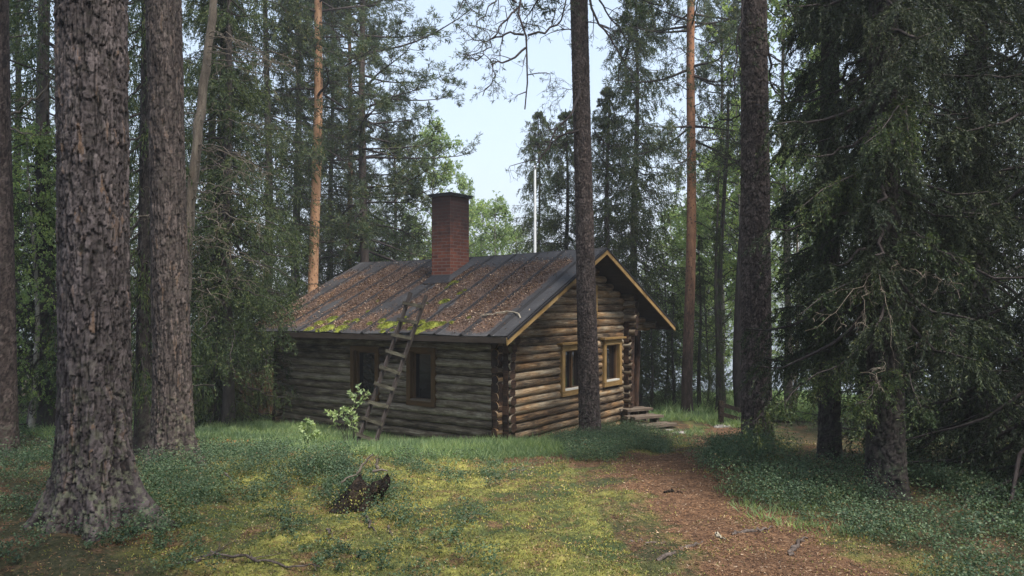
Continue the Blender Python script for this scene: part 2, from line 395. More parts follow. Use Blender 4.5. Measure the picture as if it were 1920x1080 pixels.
# ------------------------------------------------------------------ log cabin
TH = math.radians(54.9)
RL = np.array([-math.sin(TH), math.cos(TH), 0.]); RG = np.array([math.cos(TH), math.sin(TH), 0.]); UP = np.array([0, 0, 1.])
R0 = np.array([1.93, 15.3, 0.])
HW, RLEN = 3.5, 7.15
S0, S1 = .55, 6.62          # gable walls
G0, G1, G2 = -2.86, 1.85, 2.95   # front wall, back wall, porch beam
def roof_z(s, g):
    s = np.asarray(s, float); g = np.asarray(g, float)
    zr = EYE+1.185-.010*s-.035*np.sin(np.clip(s/RLEN, 0, 1)*math.pi)
    ze = np.where(g < 0, EYE-.515-.006*s, EYE-.475)
    return zr+(ze-zr)*np.abs(g)/HW
def RP(s, g, z): return R0+np.multiply.outer(s, RL)+np.multiply.outer(g, RG)+np.multiply.outer(z, UP)
def gable_at(px, s=S0):      # g where the sight line through column px meets the gable plane
    o = R0+s*RL; k = (px-960)/F_PX
    return (k*o[1]-o[0])/(RG[0]-k*RG[1])
def front_at(px, g=G0):
    o = R0+g*RG; k = (px-960)/F_PX
    return (k*o[1]-o[0])/(RL[0]-k*RL[1])
def zpix(s, g, py):
    p = R0+s*RL+g*RG; return EYE+(HOR-py)/F_PX*p[1]

def wood_mat(name, stops, warm=None, s=1.0, usez=False, grime=True):
    n = NT(name)
    tc = n.n('ShaderNodeTexCoord'); mp = n.n('ShaderNodeMapping'); mp.inputs['Scale'].default_value = (.9*s, 14*s, 1)
    n.l(tc.outputs['UV'], mp.inputs[0])
    ad = n.n('ShaderNodeVectorMath', operation='ADD'); cx = n.n('ShaderNodeCombineXYZ')
    isl = n.island(); n.l(n.math('MULTIPLY', isl, 37.0), cx.inputs[2]); n.l(n.math('MULTIPLY', isl, 91.0), cx.inputs[0])
    n.l(mp.outputs[0], ad.inputs[0]); n.l(cx.outputs[0], ad.inputs[1])
    grain = n.noise(ad.outputs[0], 3.2, 6, .72, .4)
    mp2 = n.n('ShaderNodeMapping'); mp2.inputs['Scale'].default_value = (1.3, 3.0, 1); n.l(tc.outputs['UV'], mp2.inputs[0])
    ad2 = n.n('ShaderNodeVectorMath', operation='ADD'); n.l(mp2.outputs[0], ad2.inputs[0]); n.l(cx.outputs[0], ad2.inputs[1])
    patch = n.noise(ad2.outputs[0], 2.1, 5, .65)
    f = n.math('ADD', n.math('MULTIPLY', grain, .6), n.math('MULTIPLY', patch, .4))
    f = n.math('ADD', f, n.math('MULTIPLY', n.math('SUBTRACT', isl, .5), .14))
    col = n.ramp(f, stops)
    if warm:
        wm = n.ramp(n.noise(ad2.outputs[0], 1.1, 4, .6), [(.42, (0, 0, 0)), (.62, (1, 1, 1))])
        col = n.mix(n.math('MULTIPLY', wm, .8), col, n.mix(1.0, col, warm, 'MULTIPLY'))
    n.bsdf(col, .85, n.bump(f, .7, .012), spec=.2)
    return n.m
M['log'] = wood_mat('weathered_log', [(.36, (.012, .009, .007)), (.45, (.078, .058, .040)), (.54, (.175, .138, .100)), (.67, (.38, .33, .26))])
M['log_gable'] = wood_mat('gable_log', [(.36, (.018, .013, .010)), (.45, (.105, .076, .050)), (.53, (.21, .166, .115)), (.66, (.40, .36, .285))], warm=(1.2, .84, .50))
M['logend'] = wood_mat('log_end', [(.38, (.008, .005, .005)), (.5, (.030, .017, .012)), (.72, (.11, .058, .036))])
M['ochre'] = wood_mat('ochre_paint', [(.34, (.11, .068, .028)), (.5, (.235, .148, .056)), (.70, (.36, .25, .12))])
M['ochre_dull'] = wood_mat('brown_ochre_paint', [(.3, (.05, .026, .012)), (.5, (.095, .052, .022)), (.72, (.15, .085, .038))])
M['plank'] = wood_mat('grey_plank', [(.34, (.035, .026, .021)), (.5, (.105, .082, .064)), (.72, (.22, .185, .155))])
M['ladder'] = wood_mat('ladder_wood', [(.3, (.016, .013, .012)), (.5, (.042, .034, .032)), (.72, (.10, .085, .08))])
M['rung'] = wood_mat('mossy_rung', [(.40, (.014, .012, .009)), (.49, (.038, .033, .024)), (.57, (.085, .078, .055)), (.70, (.19, .18, .13))], s=1.6)
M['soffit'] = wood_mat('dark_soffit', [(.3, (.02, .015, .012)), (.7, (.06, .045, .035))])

def log_piece(mb, p0, p1, r, seed, ns=14, hz=1.0, m=0, mend=1):
    p0, p1 = np.asarray(p0, float), np.asarray(p1, float); L = np.linalg.norm(p1-p0)
    if L < .03: return
    T = (p1-p0)/L; K = max(3, int(L/.10)+1); u = np.linspace(0, L, K)
    side = np.cross(T, UP); side /= np.linalg.norm(side)
    th = np.arange(ns)/ns*2*math.pi
    U, A = np.meshgrid(u, th, indexing='ij')
    wob = .012*(vnoise(u*.9, u*0+seed*3.3, seed=seed)-.5)[:, None]
    rr = r*(1+.06*(vnoise(U*.8, A*0+seed, seed=seed+9)-.5)+.17*(vnoise(U*3.0, np.cos(A)*2+seed, np.sin(A)*2, seed=seed+5)-.5))
    V = p0+U[..., None]*T+(rr*np.cos(A)*(1.08 if mend and seed < 500 else .85)*hz)[..., None]*side+((rr*np.sin(A))+wob)[..., None]*UP
    I = np.arange(K*ns).reshape(K, ns); a, b = I[:-1], I[1:]
    Q = np.stack([a, b, np.roll(b, -1, 1), np.roll(a, -1, 1)], -1).reshape(-1, 4)
    mb.add(V.reshape(-1, 3), Q, uv=np.stack([U, A*r], -1).reshape(-1, 2), m=m)
    for k, row in ((0, V[0]), (1, V[-1])):
        c = row.mean(0); VV = np.concatenate([row, [c]]); n_ = ns
        T_ = [(i, (i+1) % n_, n_) if k == 0 else ((i+1) % n_, i, n_) for i in range(n_)]
        uvc = np.stack([np.concatenate([np.cos(th), [0]])*r*.3, np.concatenate([np.sin(th), [0]])*r], -1)
        mb.add(VV, T=T_, uv=uvc, m=mend)

cabin = empty('log_cabin', tuple(R0+S0*RL+0*RG+UP*(-1.0)), 'low weathered log cabin with tarred roof and brick chimney in the clearing', 'cabin')
def cpart(mb_or_obj, name=None, mats=None, parent=None, smooth=True):
    o = mb_or_obj.build(name, mats, None, smooth) if isinstance(mb_or_obj, MB) else mb_or_obj
    p = parent or cabin
    o.parent = p
    # everything is modelled in world space: cancel the root's offset
    root = p
    off = Vector((0, 0, 0))
    while root is not None: off += root.location; root = root.parent
    o.location = -off
    return o

ZB = EYE-2.86
PITCH = .155
# windows: (plane, a, b, z0, z1)
wa0, wa1 = gable_at(1046), gable_at(1093); wb0, wb1 = gable_at(1125), gable_at(1158)
gw = [(wa0, wa1, zpix(S0, wa0, 744), zpix(S0, wa0, 648)), (wb0, wb1, zpix(S0, wb0, 726), zpix(S0, wb0, 638)),
      (gable_at(1079), gable_at(1112), zpix(S0, gable_at(1090), 596), zpix(S0, gable_at(1090), 534))]
fa, fb, fc_, fd = front_at(822), front_at(769), front_at(716), front_at(664)
fw = [(fa, fb, zpix(fa, G0, 763), zpix(fa, G0, 652)), (fc_, fd, zpix(fc_, G0, 752), zpix(fc_, G0, 650))]

def wall_logs(kind, name, mat):
    mb = MB(); sd_ = {'front': 100, 'back': 300, 'gable': 500, 'far': 700}[kind]
    for k in range(28):
        long_ = kind in ('front', 'back')
        z = ZB+PITCH*(k+(.5 if long_ else 0))
        r = .0785+.004*hsh(np.array([k]), np.array([sd_]), np.array([1]))[0]
        if long_:
            g = G0 if kind == 'front' else G1
            if z+.05 > roof_z(3, g)-.06: break
            ext = .24+(.10 if z > EYE-.75 else 0)+.05*(random.random()-.5)
            spans = [(S0-ext, S1+.24)]
            wins = fw if kind == 'front' else []
            P = lambda t: R0+t*RL+g*RG+z*UP
        else:
            s = S0 if kind == 'gable' else S1
            # limits where the roof underside cuts the log
            zt = z+.09
            zr, ze = float(roof_z(s, 0.0))-.09, float(roof_z(s, HW))-.09
            if zt > zr-.05: break
            lim = HW*(zr-zt)/(zr-ze)
            e = .24+.04*(random.random()-.5)
            lo = max(G0-e, -lim); hi = min(G1+e, lim) if z < EYE-.66 else min(G2+.22+.04*random.random(), lim)
            spans = [(lo, hi)]
            wins = gw if kind == 'gable' else []
            P = lambda t: R0+s*RL+t*RG+z*UP
        for (a, b, z0, z1) in wins:
            if z+.03 > z0 and z-.03 < z1:
                ns_ = []
                for (p, q) in spans:
                    if a > p and b < q: ns_ += [(p, a+.03), (b-.03, q)]
                    else: ns_.append((p, q))
                spans = ns_
        for i, (p, q) in enumerate(spans):
            log_piece(mb, P(p), P(q), r, sd_+k*3+i)
    return cpart(mb, name, [mat, M['logend']])
wall_logs('front', 'wall', M['log']); wall_logs('gable', 'wall', M['log_gable']); wall_logs('back', 'wall', M['log']); wall_logs('far', 'wall', M['log'])

# stacked notch blocks at the near corner and the tall end column beside the porch
for (s, g) in ((S0-.13, G0-.02), (S0-.13, G1)):
    mb = MB()
    for k in range(16):
        z = ZB+PITCH*k
        if z < EYE-.35: mb.box(R0+s*RL+g*RG+UP*(z+.078), RL*(.05+.012*random.random()), RG*(.075+.02*random.random()), UP*.0782)
    cpart(mb, 'corner_joint', [M['logend']], smooth=False)
mb = MB()
for k in range(15): mb.box(R0+(S0+.02)*RL+(G0-.15)*RG+UP*(ZB+PITCH*k), RL*(.07+.02*random.random()), RG*(.05+.012*random.random()), UP*.0782)
cpart(mb, 'corner_joint', [M['logend']], smooth=False)

# porch: post, beam, floor, steps
def bow_log(name, p0, p1, r, mat, seed):
    mb = MB(); p0 = np.asarray(p0, float); p1 = np.asarray(p1, float)
    t = np.linspace(0, 1, 14)[:, None]; P = p0+(p1-p0)*t; P[:, 0] += .02*np.sin(t[:, 0]*5+seed)
    V, Q, uv = tubes(P[None], np.full((1, 14), r)*(1+.1*np.sin(np.linspace(0, 9, 14)+seed))[None], 12)
    mb.add(V, Q, uv=uv); return cpart(mb, name, [mat])
for s in (S0+.15, 3.4, 6.4):
    p = R0+s*RL+(G2-.05)*RG
    bow_log('porch_post', p+UP*(gz(p[0], p[1])-.05), p+UP*(EYE-.55), .075, M['logend'], 3)
mb = MB(); log_piece(mb, R0+(S0-.35)*RL+G2*RG+UP*(EYE-.47), R0+(S1+.3)*RL+G2*RG+UP*(EYE-.47), .085, 77); cpart(mb, 'porch_beam', [M['log'], M['logend']])
mb = MB()
pz = EYE-2.50
for i in range(7):
    g = G1+.17+i*.155
    mb.box(R0+(S0+S1)/2*RL+g*RG+UP*(pz), RL*(S1-S0)/2, RG*.07, UP*.02)
cpart(mb, 'porch_floor', [M['plank']], smooth=False)
p1_ = R0+(S0-.04)*RL+(G1+.36)*RG
bow_log('corner_pole', p1_+UP*(EYE-2.75), p1_+RG*.17+UP*(EYE-.30), .035, M['logend'], 1)
sv = np.array([.88, .475, 0]); sn = np.array([.475, -.88, 0])
for (px, py, D, hw) in ((1190, 767, 17.0, .36), (1207, 781, 16.62, .40), (1229, 797, 16.25, .44)):
    c_ = at(px, py, D); mb = MB()
    for j in (-1, 1): mb.box(c_+sn*j*.088+sv*.03*j, sv*hw, sn*.083, UP*.026)
    for j in (-1, 1): mb.box(c_+sv*j*(hw-.10)-UP*.15, sv*.035, sn*.13, UP*.122)
    cpart(mb, 'step', [M['plank']], smooth=False)

# windows
n = NT('window_glass'); n.bsdf((.006, .006, .008), .02, spec=.6); M['pane'] = n.m
n = NT('curtain_cloth'); n.bsdf((.10, .085, .06), .9); M['curtain'] = n.m
def window(plane, a, b, z0, z1, mat, cornice, mull, sillmat):
    c = (a+b)/2; h = (b-a)/2; zc = (z0+z1)/2; hz = (z1-z0)/2
    if plane == 'gable': O = R0+S0*RL; U_, N = RG, -RL
    else: O = R0+G0*RG; U_, N = RL, -RG
    ff = .105 if plane == 'gable' else .095; out_ = .085
    fr = MB()
    for sg in (-1, 1): fr.box(O+U_*(c+sg*(h-ff/2))+N*(out_-.06)+UP*zc, UP*(hz-ff), U_*ff/2, N*.085)
    for sg in (-1, 1): fr.box(O+U_*c+N*(out_-.059)+UP*(zc+sg*(hz-ff/2)), U_*(h), UP*ff/2, N*.088)
    if cornice: fr.box(O+U_*c+N*(out_+.01)+UP*(z1+.035), U_*(h+.10), UP*.02, N*.08)
    w_ = cpart(fr, 'window', [mat], smooth=False)
    ib = MB()
    for sg in (-1, 1):
        ib.box(O+U_*(c+sg*(h-ff-.02))-N*.005+UP*zc, UP*(hz-ff), U_*.018, N*.03)
        ib.box(O+U_*c-N*.006+UP*(zc+sg*(hz-ff-.02)), U_*(h-ff-.01), UP*.018, N*.027)
    if mull: ib.box(O+U_*c+N*.0+UP*zc, UP*(hz-ff), U_*.018, N*.028)
    cpart(ib, 'sash', [M['ochre_dull']], w_, smooth=False)
    pn = MB(); pn.box(O+U_*c-N*.03+UP*zc, U_*(h-ff+.01), UP*(hz-ff+.01), N*.004); cpart(pn, 'pane', [M['pane']], w_, smooth=False)
    sl = MB(); sl.box(O+U_*c+N*.045+UP*(z0+ff+.018), U_*(h-ff-.003), N*.06, UP*.016)
    cpart(sl, 'sill', [sillmat], w_, smooth=False)
    return w_
n = NT('white_sill'); n.bsdf((.42, .41, .38), .8); M['whitesill'] = n.m
window('gable', *gw[0], M['ochre'], True, True, M['whitesill'])
window('gable', *gw[1], M['ochre'], True, False, M['whitesill'])
window('gable', *gw[2], M['ochre'], False, False, M['plank'])
for f_ in fw: window('front', *f_, M['ochre_dull'], False, False, M['plank'])

# roof
def roof_material():
    n = NT('tarred_felt_roof')
    tc = n.n('ShaderNodeTexCoord'); uv = tc.outputs['UV']
    mp = n.n('ShaderNodeMapping'); n.l(uv, mp.inputs[0]); mp.inputs['Scale'].default_value = (1, 1, 1)
    a = n.noise(mp.outputs[0], 1.6, 5, .65); b = n.noise(mp.outputs[0], 22, 4, .7)
    felt = n.ramp(n.math('ADD', n.math('MULTIPLY', a, .6), n.math('MULTIPLY', b, .4)), [(.3, (.014, .013, .015)), (.5, (.036, .035, .038)), (.7, (.080, .078, .084))])
    lm = n.attr('litter')
    brown = n.ramp(n.noise(mp.outputs[0], 60, 4, .75), [(.38, (.020, .013, .011)), (.5, (.085, .050, .036)), (.60, (.16, .098, .072)), (.7, (.30, .22, .18))])
    f = n.ramp(n.math('ADD', lm, n.math('MULTIPLY', n.math('SUBTRACT', b, .5), .9)), [(.3, (0, 0, 0)), (.6, (.9, .9, .9))])
    n.bsdf(n.mix(f, felt, brown), .8, n.bump(b, .5, .01), spec=.3)
    return n.m
M['roof'] = roof_material()
def litter_mask(s, g):
    """where fallen needles lie on the front slope: strips between the seams, thin near the ridge and in the lee of the chimney"""
    t = -g/HW
    m = sstep(.06, .24, t+.16*(fbm(s*.7, g*.7+4, seed=41)-.5)*2)*sstep(1.02, .90, t)
    strip = np.abs(((s-.35)/.62) % 1-.5)*2       # 1 at the seam
    m = m*(1-.95*sstep(.60, 1.05, strip+.5*(fbm(s*6, g*1.5, seed=47)-.5)))
    m = m*sstep(.34, .52, fbm(s*2.3+9, g*.8, seed=42)+.14)
    m = m*(1-.95*sstep(.42, .15, np.abs(s-CH_S-.35-.16*(-g-1)))*sstep(.9, 1.1, -g)*sstep(3.3, 2.2, -g))     # damp streak below the chimney
    m = m*sstep(.38, .60, s+.35*(fbm(s*3, g*3, seed=44)-.5))
    return m
def solve_roof(px, py):       # point of the front slope behind a pixel
    d = np.array([(px-960)/F_PX, 1, (HOR-py)/F_PX]); lo, hi = 11.0, 24.0
    def f(t):
        p = d*t+np.array([0, 0, EYE])-R0; s = p@RL; g = p@RG; return p[2]-float(roof_z(s, min(g, 0))), s, g
    for _ in range(60):
        mid = (lo+hi)/2
        if f(mid)[0] > 0: lo = mid
        else: hi = mid
    # ray goes from above the roof to below
    _, s, g = f(lo); return s, g
CH_S, CH_G = solve_roof(844, 524)
_, CHG2 = solve_roof(891, 499)
CH_S2 = CH_S+.52
CHG2 = min(CHG2, -.12)
print('chimney', CH_S, CH_G, CHG2)
def build_roof():
    rf = None
    mb_attr = []
    for side in (-1, 1):
        ss = np.linspace(0, RLEN, 110); gs = np.linspace(0, HW, 60)
        S, Gm = np.meshgrid(ss, gs, indexing='ij')
        bumpy = .010*(fbm(S*1.1, Gm*1.1, seed=51+side)-.5)*2+.006*(vnoise(S*4, Gm*2, seed=55)-.5)
        Z = roof_z(S, Gm*side)+bumpy-(.012*np.sin(S*2.1)*(Gm/HW)**2)
        top = R0+S[..., None]*RL+(Gm*side)[..., None]*RG+Z[..., None]*UP
        bot = top-UP*.055
        I = np.arange(S.size).reshape(S.shape); N_ = S.size
        def q(I, flip): 
            a = np.stack([I[:-1, :-1], I[1:, :-1], I[1:, 1:], I[:-1, 1:]], -1).reshape(-1, 4)
            return a[:, ::-1] if flip else a
        Q = [q(I, side > 0), q(I+N_, side < 0)]
        ring = np.concatenate([I[:, 0], I[-1, 1:], I[-2::-1, -1], I[0, -2::-1]]); a = ring[:-1]; b = ring[1:]
        Q.append(np.stack([a, b, b+N_, a+N_], -1))
        mb_attr.append((np.concatenate([top.reshape(-1, 3), bot.reshape(-1, 3)]), np.concatenate(Q), np.concatenate([np.stack([S, Gm], -1).reshape(-1, 2)]*2),
                        np.concatenate([(litter_mask(S, -Gm) if side < 0 else litter_mask(S, -Gm)*.5).ravel(), np.zeros(N_)])))
    nV = len(mb_attr[0][0])
    V = np.concatenate([m[0] for m in mb_attr]); Q = np.concatenate([mb_attr[0][1], mb_attr[1][1]+nV])
    me = mesh('roof', V, Q, uv=np.concatenate([m[2] for m in mb_attr]), attrs={'litter': np.concatenate([m[3] for m in mb_attr])})
    rf = cpart(link('roof', me, M['roof']))
    # felt seams over battens
    mb = MB()
    k = 0; s = .35
    while s < RLEN:
        for side in (-1, 1):
            gs = np.linspace(.06, HW+.01, 40); sj = s+.02*np.sin(gs*1.3+s*9)+.012*(random.random()-.5)
            zt = roof_z(sj, gs*side)
            for (w_, h_) in ((.036, .026),):
                rows = []
                for (ds, dz) in ((-w_*1.5, -.008), (-w_*.5, h_), (w_*.5, h_), (w_*1.5, -.008)):
                    rows.append(R0+np.outer(sj+ds, RL)+np.outer(gs*side, RG)+np.outer(zt+dz+.004*(vnoise(gs*5, gs*0+s*7, seed=3)-.5), UP))
                A = np.stack(rows, 1); I = np.arange(A.shape[0]*4).reshape(-1, 4)
                qq = np.stack([I[:-1, :-1], I[:-1, 1:], I[1:, 1:], I[1:, :-1]], -1).reshape(-1, 4)
                mb.add(A.reshape(-1, 3), qq, uv=np.stack([np.broadcast_to((sj)[:, None], (len(gs), 4)), np.broadcast_to(gs[:, None], (len(gs), 4))], -1).reshape(-1, 2))
        s += .62
    n = NT('felt_seam'); n.bsdf((.012, .011, .013), .8, n.bump(n.noise(n.coord(), 30), .5, .01)); M['seam'] = n.m
    cpart(mb, 'seams', [M['seam']], rf)
    # boards along the verges and the eaves
    for (s_, nm) in ((-.012, 'near'), (RLEN+.012, 'far')):
        mb = MB()
        for side in (-1, 1):
            for (drop, hh, out_, mi) in ((.085, .062, 0, 0), (.03, .020, -.012, 1)):
                g = np.linspace(0, HW+.02, 12); zt = roof_z(s_, g*side)-drop
                for a, b, za, zb in zip(g[:-1], g[1:], zt[:-1], zt[1:]):
                    pa = R0+(s_+(out_ if s_ < 1 else -out_))*RL+a*side*RG+za*UP; pb = R0+(s_+(out_ if s_ < 1 else -out_))*RL+b*side*RG+zb*UP
                    mb.box((pa+pb)/2, (pb-pa)/2, RL*.013, UP*hh, m=mi)
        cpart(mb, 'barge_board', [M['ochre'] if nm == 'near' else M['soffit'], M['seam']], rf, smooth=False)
    mb = MB()
    for side in (-1, 1):
        z = (roof_z(0, HW*side)+roof_z(RLEN, HW*side))/2
        pa = R0+.02*RL+(HW-.01)*side*RG+UP*(roof_z(.02, HW*side)-.075); pb = R0+(RLEN-.02)*RL+(HW-.01)*side*RG+UP*(roof_z(RLEN, HW*side)-.075)
        mb.box((pa+pb)/2, (pb-pa)/2, RG*.012, UP*.05)
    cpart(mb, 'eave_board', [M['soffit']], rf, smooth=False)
    # boarded underside
    mb = MB()
    for side in (-1, 1):
        pa = lambda s, g: R0+s*RL+g*side*RG+UP*(float(roof_z(s, g*side))-.075)
        V = [pa(.03, .0), pa(RLEN-.03, .0), pa(RLEN-.03, HW-.05), pa(.03, HW-.05)]
        mb.add(V, [(0, 1, 2, 3)], uv=[(0, 0), (7, 0), (7, 3), (0, 3)])
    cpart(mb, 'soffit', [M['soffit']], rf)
    # fallen needles and cones (uncountable)
    n_ = 60000
    s = rng.uniform(.03, RLEN-.03, n_); g = -rng.uniform(.05, HW-.02, n_)
    keep = rng.random(n_) < litter_mask(s, g)*(.25+1.1*fbm(s*3, g*3, seed=46))+.022
    s, g = s[keep], g[keep]; z = roof_z(s, g)+.014+.012*rng.random(len(s))
    C = R0+np.outer(s, RL)+np.outer(g, RG)+np.outer(z, UP); D = rng.normal(size=C.shape)*[1, 1, .35]
    V, Qd = diamonds(C, D, .022+.03*rng.random(len(C)), .010+.012*rng.random(len(C)), S=np.tile(UP, (len(C), 1))+.5*rng.normal(size=C.shape))
    o = cpart(link('fallen_needles', mesh('fallen_needles', V, Qd), M['litter']), parent=rf); o['kind'] = 'stuff'
    # moss cushions, each at its own pixel-found place on the eave
    spots = [(598, 607, 16), (622, 600, 20), (612, 617, 22), (580, 618, 14), (650, 605, 10), (667, 602, 12), (640, 617, 20), (596, 620, 9), (724, 611, 22), (716, 602, 12), (751, 607, 20), (757, 598, 12), (787, 607, 18), (806, 612, 24),
             (790, 619, 20), (828, 608, 12), (845, 606, 8), (693, 607, 8), (690, 585, 6), (833, 566, 15), (851, 531, 14), (845, 535, 10), (838, 541, 7), (862, 551, 8), (871, 545, 6), (717, 622, 8), (800, 570, 5), (708, 565, 5), (879, 596, 5), (735, 620, 7), (770, 617, 10)]
    for (px, py, sz) in spots:
        s0, g0 = solve_roof(px, py); r = sz/F_PX*14*.62; k = int(420*(r/.12)**1.6)+60
        q = rng.normal(size=(k, 2))*.5; q = q[np.hypot(q[:, 0], q[:, 1]) < 1.25]
        d = np.hypot(q[:, 0], q[:, 1]); ss_ = s0+q[:, 0]*r*1.25; gg = np.maximum(g0+q[:, 1]*r*1.0, -HW-.02)
        zz = roof_z(ss_, gg)+np.maximum(0, (1-d*.8))*r*.42+.006
        C = R0+np.outer(ss_, RL)+np.outer(gg, RG)+np.outer(zz, UP)
        D = np.stack([rng.normal(size=len(C)), rng.normal(size=len(C)), 1.0+0*d], 1)
        V, Qd = diamonds(C-D*.004, D, .024, .016)
        dome = MB()
        t = np.arange(10)/10*2*math.pi; rr = np.array([1.05, .8, .45, .01])[:, None]*r*(1+.25*np.sin(t*2+px))[None]; hh = np.array([.003, .6, .9, 1])*r*.36
        Sg = s0+rr*1.2*np.cos(t); Gg = np.maximum(g0+rr*np.sin(t), -HW-.01)
        W = R0+Sg[..., None]*RL+Gg[..., None]*RG+(roof_z(Sg, Gg)+hh[:, None])[..., None]*UP
        I = np.arange(40).reshape(4, 10); a, b = I[:-1], I[1:]
        dome.add(W.reshape(-1, 3), np.stack([a, np.roll(a, -1, 1), np.roll(b, -1, 1), b], -1).reshape(-1, 4)); dome.add(V, Qd)
        cpart(dome, 'moss_cushion', [M['roofmoss']], rf)
    return rf
roof = build_roof()

# chimney
def brick_mat():
    n = NT('old_brick')
    tc = n.n('ShaderNodeTexCoord'); b = n.n('ShaderNodeTexBrick'); n.l(tc.outputs['UV'], b.inputs['Vector'])
    b.inputs['Scale'].default_value = 1; b.inputs['Brick Width'].default_value = .235; b.inputs['Row Height'].default_value = .072; b.inputs['Mortar Size'].default_value = .008; b.inputs['Mortar Smooth'].default_value = .2
    b.inputs['Color1'].default_value = (.30, .095, .052, 1); b.inputs['Color2'].default_value = (.15, .048, .034, 1); b.inputs['Mortar'].default_value = (.24, .19, .165, 1)
    b.inputs['Bias'].default_value = 0
    uvn = n.noise(tc.outputs['UV'], 5, 5, .7); fine = n.noise(tc.outputs['UV'], 40, 4, .7)
    col = n.mix(n.math('MULTIPLY', fine, .6), b.outputs['Color'], (.07, .032, .028))
    sep = n.n('ShaderNodeSeparateXYZ'); n.l(tc.outputs['UV'], sep.inputs[0])
    soot = n.ramp(n.math('ADD', n.math('DIVIDE', sep.outputs[1], 1.75), n.math('MULTIPLY', n.math('SUBTRACT', uvn, .5), .9)), [(.40, (0, 0, 0)), (.92, (.82, .82, .82))])
    col = n.mix(soot, col, (.028, .022, .024))
    n.bsdf(col, .85, n.bump(n.math('ADD', b.outputs['Fac'], n.math('MULTIPLY', fine, -.5)), -.6, .008), spec=.2)
    return n.m
M['brick'] = brick_mat()
n = NT('sheet_metal_cap'); n.bsdf((.045, .045, .052), .55, n.bump(n.noise(n.coord(), 20), .3, .01), metal=.3); M['cap'] = n.m
n = NT('tar_flashing'); n.bsdf((.022, .021, .025), .6, n.bump(n.noise(n.coord(), 12), .8, .02), spec=.4); M['flash'] = n.m
def build_chimney():
    s0, s1, g0, g1 = CH_S, CH_S2, CH_G, CHG2
    pc = R0+(s0+s1)/2*RL+g0*RG
    zt = zpix(CH_S, CH_G, 366)
    zb = float(roof_z(s0, g0))-.25
    mb = MB(); per = [(s0, g0), (s0, g1), (s1, g1), (s1, g0)]
    u = 0
    K = 26
    for i in range(4):
        a, b = per[i], per[(i+1) % 4]; L = abs(a[0]-b[0])+abs(a[1]-b[1]); n_ = 12
        t = np.linspace(0, 1, n_); zz = np.linspace(zb, zt, K)
        Tm, Zm = np.meshgrid(t, zz, indexing='ij')
        V = R0+(a[0]+(b[0]-a[0])*Tm)[..., None]*RL+(a[1]+(b[1]-a[1])*Tm)[..., None]*RG+Zm[..., None]*UP
        I = np.arange(n_*K).reshape(n_, K)
        mb.add(V.reshape(-1, 3), np.stack([I[:-1, :-1], I[1:, :-1], I[1:, 1:], I[:-1, 1:]], -1).reshape(-1, 4)[:, ::-1], uv=np.stack([u+Tm*L, Zm-zb], -1).reshape(-1, 2))
        u += L
    ch = cpart(mb, 'chimney', [M['brick']])
    mb = MB(); sc_, gc = (s0+s1)/2, (g0+g1)/2
    mb.box(R0+sc_*RL+gc*RG+UP*(zt+.015), RL*((s1-s0)/2+.05), RG*((g1-g0)/2+.05), UP*.016)
    mb.box(R0+sc_*RL+gc*RG+UP*(zt+.045), RL*((s1-s0)/2-.02), RG*((g1-g0)/2-.02), UP*.015)
    # shallow hipped lid
    hx, hg = (s1-s0)/2+.07, (g1-g0)/2+.07
    base = [R0+(sc_+i*hx)*RL+(gc+j*hg)*RG+UP*(zt+.04) for i, j in ((-1, -1), (1, -1), (1, 1), (-1, 1))]; top = R0+sc_*RL+gc*RG+UP*(zt+.105)
    b2 = [b+UP*.02 for b in base]
    mb.add(base+b2+[top], [(0, 1, 2, 3), (0, 4, 5, 1), (1, 5, 6, 2), (2, 6, 7, 3), (3, 7, 4, 0)], [(4, 8, 5), (5, 8, 6), (6, 8, 7), (7, 8, 4)])
    cpart(mb, 'chimney_cap', [M['cap']], ch, smooth=False)
    # upturned felt round the foot
    mb = MB()
    e = .10
    ring_in = [(s0-.012, g0-.012), (s0-.012, g1+.012), (s1+.012, g1+.012), (s1+.012, g0-.012)]
    ring_out = [(s0-e*1.2, g0-e*2.2), (s0-e*1.2, min(g1+.08, -.03)), (s1+e, min(g1+.08, -.03)), (s1+e, g0-e*2.2)]
    V = []
    for (s, g) in ring_in: V.append(R0+s*RL+g*RG+UP*(float(roof_z(s, g))+.11))
    for (s, g) in ring_out: V.append(R0+s*RL+g*RG+UP*(float(roof_z(s, g))+.022))
    mb.add(V, [(i, (i+1) % 4, 4+(i+1) % 4, 4+i) for i in range(4)])
    cpart(mb, 'chimney_flashing', [M['flash']], ch, smooth=False)
build_chimney()

